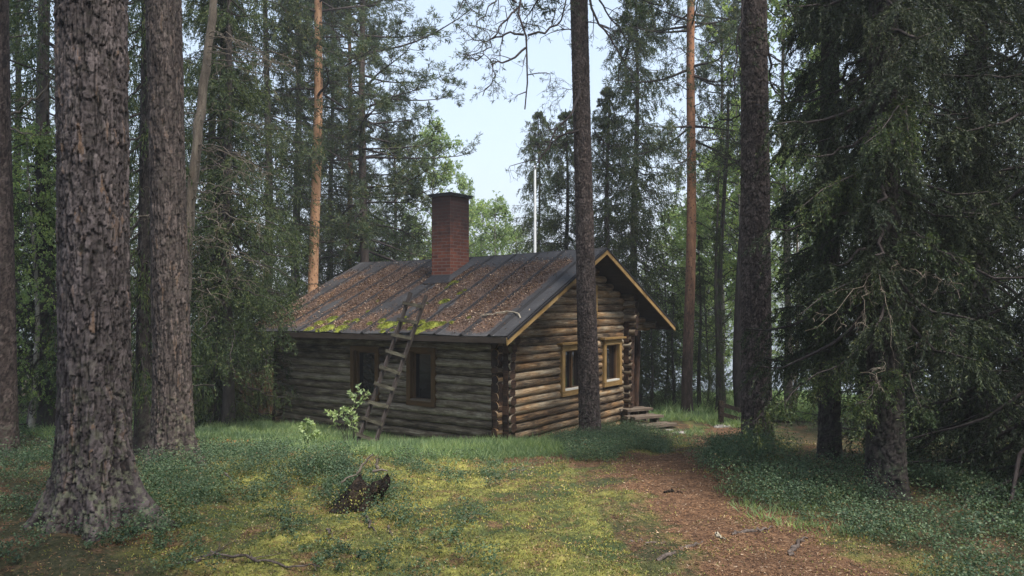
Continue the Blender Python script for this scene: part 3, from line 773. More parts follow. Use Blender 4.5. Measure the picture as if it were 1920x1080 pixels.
# ------------------------------------------------------------------ ladder
def build_ladder():
    foot = np.array([(681-960)/F_PX*13.3, 13.3, 0]); foot[2] = gz(foot[0], foot[1])-.04
    ev = R0+2.27*RL-3.53*RG; ev = np.array([ev[0], ev[1], EYE-.47])
    d = ev-foot; top = foot+d*1.315
    side = RL-(RL@unit(d))*unit(d); side = unit(side); nrm = np.cross(side, unit(d)); L = np.linalg.norm(top-foot)
    root = empty('ladder', tuple(foot), 'old grey wooden ladder leaning on the cabin eave', 'ladder')
    hw = .205
    off = -foot
    for sg in (-1, 1):
        mb = MB(); K = 20; t = np.linspace(0, 1, K)
        for a, b in zip(t[:-1], t[1:]):
            wob = lambda q: .012*math.sin(q*5+sg)
            pa = foot+(top-foot)*a+side*(sg*hw+wob(a)); pb = foot+(top-foot)*b+side*(sg*hw+wob(b))
            mb.box((pa+pb)/2+off, (pb-pa)/2*1.0, side*.021, nrm*.034)
        mb.build('rail', [M['ladder']], root, smooth=False)
    for i in range(9):
        t = .085+i*.105
        c = foot+(top-foot)*t; j = random.uniform(-.012, .012)
        mb = MB(); mb.box(c+off-nrm*.050*np.sign(nrm@np.array([0, -1, 0]))*-1+UP*j, side*(hw+.055)+UP*random.uniform(-.012, .012), unit(d)*.031, nrm*.012)
        mb.build('rung', [M['rung']], root, smooth=False)
build_ladder()

# ------------------------------------------------------------------ trees
def worley(u, v, nu, cv, seed, aspect=1.0, jit=.85):
    """u in [0,nu) wrapped cells, v in cells; returns F1,F2,id,local dv"""
    iu = np.floor(u).astype(np.int64); iv = np.floor(v).astype(np.int64)
    F1 = np.full(u.shape, 9.); F2 = np.full(u.shape, 9.); ID = np.zeros(u.shape); DV = np.zeros(u.shape)
    for a in (-1, 0, 1):
        for b in (-1, 0, 1):
            cu = iu+a; cvv = iv+b; cw = np.mod(cu, nu)
            pu = cu+.5+jit*(hsh(cw, cvv, cw*0+1, seed)-.5); pv = cvv+.5+jit*(hsh(cw, cvv, cw*0+2, seed)-.5)
            d = np.maximum(np.abs(u-pu), np.abs(v-pv))*.45+.55*np.hypot(u-pu, v-pv)
            idd = hsh(cw, cvv, cw*0+3, seed)
            m1 = d < F1; F2 = np.where(m1, F1, np.minimum(F2, d)); DV = np.where(m1, v-pv, DV); ID = np.where(m1, idd, ID); F1 = np.where(m1, d, F1)
    return F1, F2, ID, DV

def bark_trunk(name, parent, h_dense, h_top, r0, r1, lean, cu, cv, amp, res, mat, seed, lobes=(), flare=(.5, .3), bend=0.0):
    """plated trunk; local origin at the base. lean = (dx,dy) per metre. lobes: [(angle, strength)]"""
    circ = 2*math.pi*r0
    nth = int(circ/res); nu = max(5, int(round(circ/cu)))
    hs = np.concatenate([np.arange(-.25, h_dense, res), np.linspace(h_dense, h_top, 24)[1:]]) if h_top > h_dense+.2 else np.arange(-.25, h_dense, res)
    th = np.arange(nth)/nth*2*math.pi
    H, T = np.meshgrid(hs, th, indexing='ij')
    hp = np.maximum(H, 0)
    R = r0+(r1-r0)*np.clip(hp/h_top, 0, 1)
    R = R*(1+.04*np.sin(T*2+H*.7+seed)+.03*np.sin(T*3-H*.4))
    fl = flare[0]*np.exp(-hp/flare[1])
    R = R*(1+fl*(.55+.0*T))
    for (ang, st) in lobes:
        dd = np.abs((T-ang+math.pi) % (2*math.pi)-math.pi)
        R = R+r0*st*np.exp(-hp/(flare[1]*.75))*np.exp(-(dd/.30)**2)
    u = T/(2*math.pi)*nu; v = H/cv
    wu = 1.0*(fbm(np.cos(T)*r0/cu*.8, np.sin(T)*r0/cu*.8, H/cv*1.1, seed=seed+1, o=4)-.5)*2
    wv = 1.3*(fbm(np.cos(T)*r0/cu*1.2, np.sin(T)*r0/cu*1.2+7, H/cv*.9, seed=seed+2, o=4)-.5)*2
    u2 = np.mod(u+wu, nu); v2 = v+wv
    F1, F2, ID, DV = worley(u2, v2, nu, cv, seed)
    e = sstep(.01, .13, F2-F1)
    q = r0/cu*1.15; fn = fbm(np.cos(T)*q, np.sin(T)*q, H/cv*.42+seed, seed=seed+5, o=3); fis = sstep(.006, .050, np.abs(fn-.5))
    fn2 = fbm(np.cos(T)*q*1.9+9, np.sin(T)*q*1.9, H/cv*.9+seed, seed=seed+6, o=2); fis2 = sstep(.0, .06, np.abs(fn2-.5))
    # second, finer generation of flakes
    F1b, F2b, IDb, DVb = worley(np.mod(u2*2, nu*2), v2*2+.3, nu*2, cv/2, seed+7)
    e2 = sstep(.0, .16, F2b-F1b)
    disp = amp*(e*(.25+.6*ID)-.35-.75*DV*e)+amp*.35*(e2*(.3+IDb)-.5*DVb)-amp*.9*(1-fis)-amp*.25*(1-fis2)
    disp += amp*.7*(fbm(np.cos(T)*r0*55, np.sin(T)*r0*55, H*30, seed=seed+3, o=3)-.5)*2
    fade = np.where(H > h_dense, .5, 1)
    R2 = R+disp*fade*(1+.4*np.exp(-hp/.5))
    cx = lean[0]*H+bend*np.sin(H*.55); cy = lean[1]*H
    V = np.stack([cx+R2*np.cos(T), cy+R2*np.sin(T), H], -1)
    I = np.arange(V.shape[0]*nth).reshape(-1, nth); a, b = I[:-1], I[1:]
    Q = np.stack([a, np.roll(a, -1, 1), np.roll(b, -1, 1), b], -1).reshape(-1, 4)
    cell = np.clip(ID*.6+IDb*.4, 0, 1)
    me = mesh(name, V.reshape(-1, 3), Q, attrs={'cell': cell.ravel(), 'crack': ((.25+.75*e)*(.6+.4*e2)*(.12+.88*fis)*(.6+.4*fis2)).ravel(), 'hgt': H.ravel()}, smooth=True)
    return link(name, me, mat, parent)

def grow(P0, nsub, lmin, lmax, droop, seed, spread=1.0, K=6, q0=.25, up=0.0):
    """sub-branches along polylines P0 (M,K0,3) -> (M*nsub,K,3)"""
    r = np.random.default_rng(seed); Mn, K0, _ = P0.shape
    q = q0+(1-q0)*np.sort(r.random((Mn, nsub)), 1); idx = q*(K0-1); i0 = np.clip(np.floor(idx).astype(int), 0, K0-2); f = (idx-i0)[..., None]
    A = np.take_along_axis(P0, i0[..., None].repeat(3, -1), 1); B = np.take_along_axis(P0, (i0+1)[..., None].repeat(3, -1), 1)
    S = A*(1-f)+B*f; T = unit(B-A)
    n = r.normal(size=S.shape); n -= (n*T).sum(-1, keepdims=True)*T; n = unit(n)
    D = unit(T*.75+n*spread+np.array([0, 0, up]))
    Ln = (lmin+(lmax-lmin)*r.random((Mn, nsub)))*(1.15-.6*q)
    t = np.linspace(0, 1, K)[None, None, :, None]
    w1 = r.normal(size=S.shape)*.28; w2 = r.normal(size=S.shape)*.14
    C = S[:, :, None]+(D[:, :, None]*t+np.sin(t*3.0)*w1[:, :, None]*.5+np.sin(t*7)*w2[:, :, None]*.4*t)*Ln[..., None, None]
    C[..., 2] -= droop*Ln[..., None]*t[..., 0]**2
    return C.reshape(-1, K, 3), Ln.reshape(-1)

def tufts(P, n_per, nl, nw, seed, q0=.4, spread=.9):
    """needles bristling along the outer part of twigs P (M,K,3)"""
    r = np.random.default_rng(seed); Mn, K, _ = P.shape
    q = q0+(1-q0)*r.random((Mn, n_per))**.7; idx = q*(K-1); i0 = np.clip(np.floor(idx).astype(int), 0, K-2); f = (idx-i0)[..., None]
    A = np.take_along_axis(P, i0[..., None].repeat(3, -1), 1); B = np.take_along_axis(P, (i0+1)[..., None].repeat(3, -1), 1)
    S = A*(1-f)+B*f; T = unit(B-A); n = unit(r.normal(size=S.shape)); D = unit(T*.7+n*spread)
    k = Mn*n_per
    return diamonds(S.reshape(k, 3), D.reshape(k, 3), nl*(.7+.6*r.random(k)), nw*(.8+.4*r.random(k)))

def pine_crown(H, zb, rad, nl, seed, nsub=10, ntw=7, nneed=16, need=(.12, .020), dead=4):
    r = np.random.default_rng(seed); t = np.sort(r.random(nl)); h = zb+(H-zb)*t
    az = np.arange(nl)*2.4+r.normal(size=nl)*.5
    prof = np.sqrt(np.clip(1-(t*1.02-.15)**2*1.25, .04, 1)); L = rad*prof*(.6+.5*r.random(nl))
    K = 8; q = np.linspace(0, 1, K)
    rise = -.25+.9*t+r.normal(size=nl)*.12
    P = np.zeros((nl, K, 3)); wob = r.normal(size=(nl, 2))*.16
    P[..., 0] = L[:, None]*(q*np.cos(az)[:, None]+np.sin(q*4)*wob[:, :1]*q); P[..., 1] = L[:, None]*(q*np.sin(az)[:, None]+np.sin(q*5)*wob[:, 1:]*q)
    P[..., 2] = h[:, None]+L[:, None]*(rise[:, None]*q-.35*q**2*(1-t)[:, None]+.30*q**3)
    R = (.014+.020*L[:, None]/rad)*(1-.8*q)[None]*1.3
    s1, l1 = grow(P, nsub, rad*.16, rad*.42, .05, seed+1, .9, 5, .25, .15)
    s2, l2 = grow(s1, ntw, .14, .36, .0, seed+2, .9, 3, .2, .25)
    mb = MB()
    V, Q = tufts(s2, nneed, need[0], need[1], seed+3, .1); mb.add(V, Q, m=0)
    V, Q, uv = tubes(P, R, 5); mb.add(V, Q, uv=uv, m=1)
    V, Q, uv = tubes(s1, np.outer(np.full(len(s1), .012), np.linspace(1, .35, 5)), 3); mb.add(V, Q, uv=uv, m=1)
    # a few dead snags low on the stem
    nd = dead
    if nd:
        a = r.random(nd)*6.28; hh = zb*(.45+.5*r.random(nd)); Ld = .5+.9*r.random(nd); D = np.zeros((nd, 5, 3)); qq = np.linspace(0, 1, 5)
        D[..., 0] = Ld[:, None]*qq*np.cos(a)[:, None]; D[..., 1] = Ld[:, None]*qq*np.sin(a)[:, None]; D[..., 2] = hh[:, None]-Ld[:, None]*(.1*qq+.3*qq**2)
        d2, _ = grow(D, 5, .15, .5, .1, seed+6, .8, 4)
        V, Q, uv = tubes(D, np.outer(np.full(nd, .014), np.linspace(1, .3, 5)), 4); mb.add(V, Q, uv=uv, m=1)
        V, Q, uv = tubes(d2, np.outer(np.full(len(d2), .006), np.linspace(1, .4, 4)), 3); mb.add(V, Q, uv=uv, m=1)
    return mb

def spruce_crown(H, zb, rad, nb, seed, ntw=27, tl=.46, nneed=9, need=(.10, .024), hang=.9, droop=.42, gaps=.12, tpow=.95):
    r = np.random.default_rng(seed); t = np.sort(r.random(nb)**1.15); t = t[(vnoise(t*14, t*0+seed, seed=seed) > gaps) | (t > .8)]; nb = len(t)
    h = zb+(H-zb)*t*.985; az = np.arange(nb)*2.39996+r.normal(size=nb)*.35
    L = rad*((1-t)**tpow*.95+.05)*(.62+.5*r.random(nb))
    K = 8; q = np.linspace(0, 1, K)
    dr = droop*(1-t)**.6-.25*t**2+r.normal(size=nb)*.07
    P = np.zeros((nb, K, 3)); P[..., 0] = L[:, None]*q*np.cos(az)[:, None]; P[..., 1] = L[:, None]*q*np.sin(az)[:, None]
    P[..., 2] = h[:, None]+L[:, None]*(-dr[:, None]*1.5*q+dr[:, None]*.75*q**2.2)
    P[:, 1:-1] += r.normal(size=(nb, K-2, 3))*.02*L[:, None, None]
    R = (.010+.016*L[:, None]/rad)*(1-.75*q)[None]
    # hanging twigs
    qt = .12+.88*r.random((nb, ntw)); idx = qt*(K-1); i0 = np.clip(np.floor(idx).astype(int), 0, K-2); f = (idx-i0)[..., None]
    A = np.take_along_axis(P, i0[..., None].repeat(3, -1), 1); B = np.take_along_axis(P, (i0+1)[..., None].repeat(3, -1), 1)
    S = A*(1-f)+B*f; T = unit(B-A); side = unit(np.cross(T, UP))*np.where(r.random((nb, ntw, 1)) < .5, -1, 1)
    D = unit(T*(.35+.5*r.random((nb, ntw, 1)))+side*(.35+.5*r.random((nb, ntw, 1)))+np.array([0, 0, -.15])+r.normal(size=S.shape)*.12)
    tlen = tl*(.45+.8*r.random((nb, ntw)))*np.clip(L[:, None]/rad*1.5+.15, .3, 1)*(1.15-.45*qt)
    Kt = 4; q2 = np.linspace(0, 1, Kt)
    tw = S[:, :, None]+tlen[..., None, None]*(D[:, :, None]*q2[None, None, :, None]+np.array([0, 0, -1.])*(hang*q2**2)[None, None, :, None])
    tw = tw.reshape(-1, Kt, 3)
    V, Q = tufts(tw, nneed, need[0], need[1], seed+3, .05, .55)
    mb = MB(); mb.add(V, Q, m=0)
    V, Q, uv = tubes(P, R, 4); mb.add(V, Q, uv=uv, m=1)
    V, Q = tufts(P[:, :], int(nneed*2), need[0], need[1], seed+4, .3, .7); mb.add(V, Q, m=0)
    return mb, tw

def birch_crown(H, zb, rad, nb, seed, nsub=8, ntw=5, nleaf=11, leaf=(.064, .042), narrow=.7):
    r = np.random.default_rng(seed); t = np.sort(r.random(nb)); h = zb+(H-zb)*t
    az = np.arange(nb)*2.4+r.normal(size=nb)*.5; L = rad*np.sqrt(np.clip(1-(t*1.1-.25)**2*1.6, .05, 1))*(.55+.6*r.random(nb))
    K = 6; q = np.linspace(0, 1, K); P = np.zeros((nb, K, 3))
    P[..., 0] = L[:, None]*q*np.cos(az)[:, None]; P[..., 1] = L[:, None]*q*np.sin(az)[:, None]; P[..., 2] = h[:, None]+L[:, None]*(narrow*q-.25*q**2)
    P[:, 1:] += r.normal(size=(nb, K-1, 3))*.04*L[:, None, None]
    s1, _ = grow(P, nsub, rad*.14, rad*.45, .3, seed+1, .9, 5, .2, .1)
    s2, _ = grow(s1, ntw, .10, .32, .2, seed+2, .9, 3, .15)
    mb = MB(); V, Q = tufts(s2, nleaf, leaf[0], leaf[1], seed+3, .1, 1.0); mb.add(V, Q, m=0)
    V, Q, uv = tubes(P, np.outer(.010+.008*L/rad, 1-.8*q), 4); mb.add(V, Q, uv=uv, m=1)
    V, Q, uv = tubes(s1, np.outer(np.full(len(s1), .005), np.linspace(1, .4, 5)), 3); mb.add(V, Q, uv=uv, m=1)
    return mb

def plain_trunk(H, r0, r1, seed, wob=.06, ns=12, K=40, flare=.5):
    r = np.random.default_rng(seed); t = np.linspace(0, 1, K)**1.2; h = -.15+(H+.15)*t
    P = np.stack([wob*np.sin(h*.55+seed)*np.minimum(h, 1), wob*np.cos(h*.4+seed*2)*np.minimum(h, 1), h], 1)
    R = (r0+(r1-r0)*t)*(1+flare*np.exp(-np.maximum(h, 0)/.22))
    V, Q, uv = tubes(P[None], R[None], ns); mb = MB(); mb.add(V, Q, uv=uv); return mb

def as_mesh(mb, name, mats):
    V = np.concatenate(mb.V); Q = np.concatenate(mb.Q) if mb.Q else None; T = np.concatenate(mb.T) if mb.T else None
    me = mesh(name, V, Q, T, midx=np.concatenate(mb.mq+mb.mt), smooth=True)
    for m in mats: me.materials.append(m)
    return me
LIB = {}
def lib(key, fn):
    if key not in LIB: LIB[key] = fn()
    return LIB[key]
def SP(k):
    s = [dict(H=16, zb=1.0, rad=2.6, nb=215, seed=11, tpow=.8, gaps=.22), dict(H=16, zb=1.6, rad=2.1, nb=170, seed=23, gaps=.28), dict(H=16, zb=.5, rad=2.9, nb=250, seed=37, droop=.5, gaps=.2), dict(H=16, zb=1.5, rad=2.9, nb=300, seed=59, tpow=.45, gaps=.06, ntw=34, nneed=12, need=(.105, .028)), dict(H=15, zb=.7, rad=2.6, nb=260, seed=61, tpow=.7, gaps=.1, ntw=40, tl=.5, nneed=16, need=(.075, .02), droop=.5)][k]
    return lib(('sp', k), lambda: as_mesh(spruce_crown(**s)[0], 'crown', [M['spruce'], M['bark_spruce']]))
def PN(k):
    s = [dict(H=16, zb=6.5, rad=2.8, nl=46, seed=101), dict(H=16, zb=4.2, rad=2.7, nl=84, seed=117), dict(H=16, zb=8.5, rad=2.4, nl=34, seed=133)][k]
    return lib(('pn', k), lambda: as_mesh(pine_crown(**s), 'crown', [M['pine'], M['limb']]))
def BR(k):
    s = [dict(H=9, zb=1.2, rad=1.7, nb=80, seed=201), dict(H=9, zb=.5, rad=2.2, nb=100, seed=217, narrow=.9), dict(H=9, zb=3.0, rad=1.4, nb=56, seed=233)][k]
    return lib(('br', k), lambda: as_mesh(birch_crown(**s), 'crown', [M['birch'], M['limb']]))
def TR(kind, k, mat):
    p = {'spruce': (16, .15, .02), 'pine': (16, .16, .05), 'birch': (9, .065, .015)}[kind]
    return lib(('tr', kind, k, mat), lambda: as_mesh(plain_trunk(p[0], p[1], p[2], 5+k, wob=.05 if kind != 'birch' else .10), 'trunk', [M[mat]]))
def tree(kind, k, px, D, H, label, group, bark=None, wid=1.0, tr_r=1.0, rot=None, cname=None):
    x = (px-960)/F_PX*D; base = (x, D, gz(x, D)-.03)
    nm = {'spruce': 'spruce_tree', 'pine': 'pine_tree', 'birch': 'birch_tree'}[kind]; h0 = {'spruce': 16, 'pine': 16, 'birch': 9}[kind]
    root = empty(nm, base, label, nm.replace('_', ' '), group)
    root.rotation_euler[2] = rot if rot is not None else (px*1.37+D*2.1) % 6.28
    tm = TR(kind, k, bark or {'spruce': 'bark_spruce', 'pine': 'bark_far', 'birch': 'bark_birch'}[kind])
    t = link('trunk', tm, None, root); sH = H/h0; t.scale = (tr_r, tr_r, sH)
    cm = {'spruce': SP, 'pine': PN, 'birch': BR}[kind](k)
    c = link('crown', cm, None, root); c.scale = (wid*max(sH, .6), wid*max(sH, .6), sH)
    return root

def crown_for(root, mb, mats):
    return mb.build('crown', mats, root)

def limb_px(pts, base):
    """polyline of (px, py, D) as points relative to base"""
    return np.array([at(*p) for p in pts])-np.asarray(base)
def resample(P, K=10, wob=.0, seed=0):
    P = np.asarray(P, float); d = np.concatenate([[0], np.cumsum(np.linalg.norm(np.diff(P, axis=0), axis=1))]); t = np.linspace(0, d[-1], K)
    Q = np.stack([np.interp(t, d, P[:, i]) for i in range(3)], 1)
    if wob: Q[1:-1] += np.random.default_rng(seed).normal(size=(K-2, 3))*wob
    return Q
def explicit_limbs(mb, limbs, radii, nsub=8, sl=(.2, .7), ntw=4, needles=True, seed=0, nper=9, need=(.075, .011), q0=.2, m_w=1, m_n=0, droop=.15):
    for i, (P, r) in enumerate(zip(limbs, radii)):
        Pr = resample(P, 14, .018, seed+i)[None]
        V, Q, uv = tubes(Pr, np.linspace(r, r*.35, 14)[None], 7); mb.add(V, Q, uv=uv, m=m_w)
        if nsub:
            s1, _ = grow(Pr, nsub, sl[0], sl[1], droop, seed+50+i, 1.0, 6, q0)
            V, Q, uv = tubes(s1, np.outer(np.full(len(s1), min(r*.4, .010)), np.linspace(1, .35, 6)), 4); mb.add(V, Q, uv=uv, m=m_w)
            if ntw:
                s2, _ = grow(s1, ntw, sl[0]*.4, sl[1]*.45, droop, seed+90+i, 1.0, 4, .3)
                V, Q, uv = tubes(s2, np.outer(np.full(len(s2), .0032), np.linspace(1, .5, 4)), 3); mb.add(V, Q, uv=uv, m=m_w)
                if needles:
                    sel = s2[np.random.default_rng(seed+i).random(len(s2)) < .6]
                    if len(sel):
                        V, Q = tufts(sel, nper, need[0], need[1], seed+130+i, .55, 1.0); mb.add(V, Q, m=m_n)

# --- T1 big pine, left foreground
def near_pine(px, D, label, r0, r1, H, hd, lean, cu, cv, amp, res, mat, seed, lobes, flare, crown_k=0, cs=1.0, group='large pines around the clearing', bend=0.0, dz=0):
    x = (px-960)/F_PX*D; b = np.array([x, D, gz(x, D)-.02+dz])
    root = empty('pine_tree', tuple(b), label, 'pine tree', group)
    bark_trunk('trunk', root, hd, H, r0, r1, lean, cu, cv, amp, res, mat, seed, lobes, flare, bend)
    c = link('crown', PN(crown_k), None, root); c.scale = (cs, cs, H/16); c.location = (lean[0]*H*.6, lean[1]*H*.6, 0)
    return root, b
near_pine(178, 5.75, 'thickest pine with flaky grey bark and flared roots at the left', .258, .15, 17, 4.6, (-.006, 0), .046, .16, .0135, .0075, M['bark1'], 3, [(-.2, 1.7), (-2.75, .8), (-1.05, .75), (-1.95, .6), (2.2, .4)], (.10, .34), 2)
near_pine(326, 8.5, 'second pine with furrowed brown bark behind the thickest one',   .205, .13, 17, 6.2, (-.021, 0), .036, .17, .0105, .009, M['bark2'], 8, [(-.3, 1.5), (-2.7, .6), (-1.2, .7), (-1.95, .5)], (.14, .38), 2)
p14, b14 = near_pine(1107, 13.8, 'slim scaly pine standing right in front of the cabin gable', .185, .12, 16, 8.6, (-.026, 0), .040, .060, .010, .011, M['bark3'], 14, [(-.4, .3), (-2.6, .3)], (.30, .25), 2)
p16, b16 = near_pine(1420, 11.6, 'dark pine with small bark plates on the right of the path', .225, .15, 16, 7.6, (-.008, 0), .048, .075, .012, .010, M['bark3'], 19, [(-.6, .25), (-2.2, .3)], (.22, .3), 2)

# limbs reaching out of the slim pine and from its crown above the frame
mb = MB()
L14 = [[(1089, 160, 13.75), (1082, 190, 13.5), (1068, 220, 13.3), (1042, 240, 13.1), (1028, 275, 12.9), (1010, 305, 12.8)],
       [(1090, 240, 13.75), (1062, 250, 13.5), (1035, 268, 13.3), (1010, 300, 13.1), (1003, 318, 13.0)],
       [(1084, -260, 13.8), (1040, -190, 13.2), (1000, -90, 12.7), (970, 10, 12.4), (985, 60, 12.3), (982, 100, 12.3), (993, 120, 12.2), (990, 165, 12.2), (984, 205, 12.2)],
       [(970, 15, 12.4), (945, 45, 12.3), (925, 70, 12.2), (900, 78, 12.2), (885, 72, 12.1)],
       [(982, 65, 12.3), (955, 62, 12.2), (930, 68, 12.2), (912, 95, 12.2), (890, 115, 12.1)],
       [(990, 66, 12.3), (1020, 60, 12.4), (1050, 45, 12.6), (1060, 10, 12.8), (1070, -60, 13.2)],
       [(985, 90, 12.3), (975, 100, 12.2), (950, 115, 12.2), (922, 118, 12.1), (930, 140, 12.1), (905, 180, 12.1)],
       [(968, 5, 12.4), (940, -20, 12.4), (915, 15, 12.3), (895, 40, 12.2)],
       [(1040, -190, 13.2), (990, -150, 12.8), (930, -100, 12.5), (880, -30, 12.2), (860, 20, 12.0)],
       [(1098, -80, 13.8), (1110, 10, 13.5), (1122, 50, 13.3), (1140, 62, 13.2), (1150, 90, 13.1), (1172, 120, 13.0), (1180, 90, 12.9)],
       [(1100, -40, 13.8), (1130, 10, 13.6), (1165, 60, 13.5), (1190, 95, 13.4)],
       [(1104, 165, 13.8), (1060, 165, 13.7), (1030, 166, 13.6)],
       [(1110, 240, 13.9), (1125, 262, 14.0), (1150, 275, 14.2)]]
L14 = [limb_px(l, b14) for l in L14]
explicit_limbs(mb, L14, [.028, .022, .034, .020, .020, .020, .020, .02, .026, .03, .022, .008, .012], 9, (.25, .85), 5, True, 300, 9, (.07, .012))
mb.build('limbs', [M['pine'], M['limb']], p14)
mb = MB()
L16 = [[(1398, -60, 11.6), (1392, 10, 11.4), (1388, 60, 11.3), (1380, 110, 11.2), (1378, 160, 11.1)], [(1432, 60, 11.6), (1445, 110, 11.6), (1442, 150, 11.7), (1455, 175, 11.8)],
       [(1404, 205, 11.6), (1375, 222, 11.8), (1345, 228, 12.0), (1318, 232, 12.2)], [(1402, 295, 11.6), (1372, 305, 11.9), (1345, 312, 12.1)], [(1436, -80, 11.6), (1470, -20, 12), (1490, 40, 12.2), (1480, 110, 12.4)],
       [(1440, 340, 11.6), (1460, 345, 11.9), (1475, 360, 12.2)]]
L16 = [limb_px(l, b16) for l in L16]
explicit_limbs(mb, L16, [.022, .026, .016, .014, .024, .010], 9, (.25, .8), 5, True, 400, 9, (.07, .012))
mb.build('limbs', [M['pine'], M['limb']], p16)

# --- dark trunks at the left edge and between the two big pines
def mid_tree(name, cat, px, D, r0, H, lean, mat, seed, label, crown=None, group=None, cu=.05, cv=.08, amp=.006, ck=0, cwid=1.0):
    x = (px-960)/F_PX*D; b = np.array([x, D, gz(x, D)-.02]); root = empty(name, tuple(b), label, cat, group)
    bark_trunk('trunk', root, min(H, EYE-b[2]+.45*D), H, r0, r0*.45, lean, cu, cv, amp, .016, mat, seed, [(-.4, .3), (-2.4, .3)], (.35, .3))
    if crown is not None:
        c = link('crown', crown(ck), None, root); c.scale = (cwid, cwid, H/16)
    return root, b
rootE, bE = mid_tree('pine_tree', 'pine tree', 6, 10.4, .17, 16, (-.012, 0), M['bark3'], 31, 'dark pine trunk cut by the left edge of the photo', PN, 'large pines around the clearing', ck=2)
mb = MB()
explicit_limbs(mb, [limb_px(l, bE) for l in ([(22, 214, 10.4), (45, 200, 10.2), (75, 180, 10), (95, 150, 9.9), (102, 112, 9.8)], [(20, 240, 10.3), (50, 252, 10.1), (85, 255, 10)])], [.020, .010], 3, (.15, .4), 2, False, 500)
mb.build('dead_limbs', [M['pine'], M['bark_grey']], rootE)
mid_tree('spruce_tree', 'spruce tree', 266, 11.0, .11, 15, (.010, .01), M['bark4'], 33, 'narrow dark spruce trunk just behind the second pine', SP, None, ck=1, cwid=.45)

# leaning grey trunk with dead twigs
x = (352-960)/F_PX*11.5; b = np.array([x, 11.5, gz(x, 11.5)]); rt = empty('dead_tree', tuple(b), 'thin leaning grey dead tree with bare curling twigs beside the second pine', 'dead tree')
P = resample(limb_px([(350, 850, 11.5), (345, 700, 11.5), (346, 560, 11.5), (352, 440, 11.5), (366, 300, 11.5), (380, 180, 11.6), (392, 80, 11.7), (404, -20, 11.8), (415, -160, 12)], b), 40, .008, 2)
mb = MB(); V, Q, uv = tubes(P[None], np.linspace(.105, .05, 40)[None]*(1+.05*np.sin(np.arange(40)*1.7))[None], 14); mb.add(V, Q, uv=uv); mb.build('trunk', [M['bark_grey']], rt)
mb = MB(); r_ = np.random.default_rng(5); LL = []; RR = []
for i in range(34):
    py = r_.uniform(60, 620); cx = np.interp(py, [0, 180, 440, 700], [400, 380, 352, 345]); ln = r_.uniform(40, 170); sg = 1 if r_.random() < .8 else -1; dr = r_.uniform(.1, .9)
    LL.append(limb_px([(cx, py, 11.5), (cx+sg*ln*.35, py+ln*.05*dr, 11.3-r_.random()*.6), (cx+sg*ln*.7, py+ln*.3*dr, 11.1-r_.random()), (cx+sg*ln, py+ln*.55*dr, 11-r_.random())], b)); RR.append(r_.uniform(.005, .010))
explicit_limbs(mb, LL, RR, 5, (.12, .5), 2, False, 600, droop=.35)
mb.build('dead_twigs', [M['pine'], M['bark_grey']], rt)

# --- the orange pine and the rusty pine
def tall_pine(px0, D, px_top, label, mat, r0, H, crown_k, cs, seed, group=None):
    x = (px0-960)/F_PX*D; b = np.array([x, D, gz(x, D)-.03]); root = empty('pine_tree', tuple(b), label, 'pine tree', group)
    mb = plain_trunk(H, r0, r0*.5, seed, .05, 20, 80, .35); o = mb.build('trunk', [mat], root)
    ln = (px_top-px0)/F_PX*D/((HOR)/F_PX*D+EYE-b[2]); o.rotation_euler[1] = math.atan(ln)
    c = link('crown', PN(crown_k), None, root); c.scale = (cs, cs, H/16); c.rotation_euler[2] = seed; c.location = (ln*H*.6, 0, 0)
    return root, b
ro, bo = tall_pine(586, 21.5, 597, 'tall straight pine with bright orange bark left of the chimney', M['bark_orange'], .165, 17, 0, .9, 3)
rr, br = tall_pine(1289, 20, 1299, 'slender rusty barked pine between the cabin and the dark pine', M['bark_rust'], .15, 17, 0, .8, 5)
for (root_, b_, LLp, sd_) in ((ro, bo, [[(590, 80, 21.5), (620, 95, 21), (650, 105, 20.6), (690, 120, 20.4)], [(592, 150, 21.5), (560, 160, 21), (530, 185, 20.7)], [(588, 230, 21.5), (615, 250, 21), (640, 262, 20.8)], [(590, 40, 21.5), (630, 50, 21), (680, 45, 20.6)]], 700),
                              (rr, br, [[(1299, 70, 20), (1330, 80, 19.8), (1355, 75, 19.6)], [(1299, 170, 20), (1270, 160, 19.8), (1245, 150, 19.6)], [(1297, 235, 20), (1270, 240, 19.7), (1250, 255, 19.5)], [(1297, 290, 20), (1275, 310, 19.8), (1258, 325, 19.7)], [(1298, 300, 20), (1320, 318, 19.8), (1335, 330, 19.6)], [(1299, 110, 20), (1275, 90, 19.8), (1255, 95, 19.6)], [(1299, 200, 20), (1320, 190, 19.8), (1350, 200, 19.6)]], 720)):
    mb = MB(); explicit_limbs(mb, [limb_px(l, b_) for l in LLp], [.018]*len(LLp), 10, (.25, .9), 6, True, sd_, 11, (.10, .018)); mb.build('limbs', [M['pine'], M['limb']], root_)

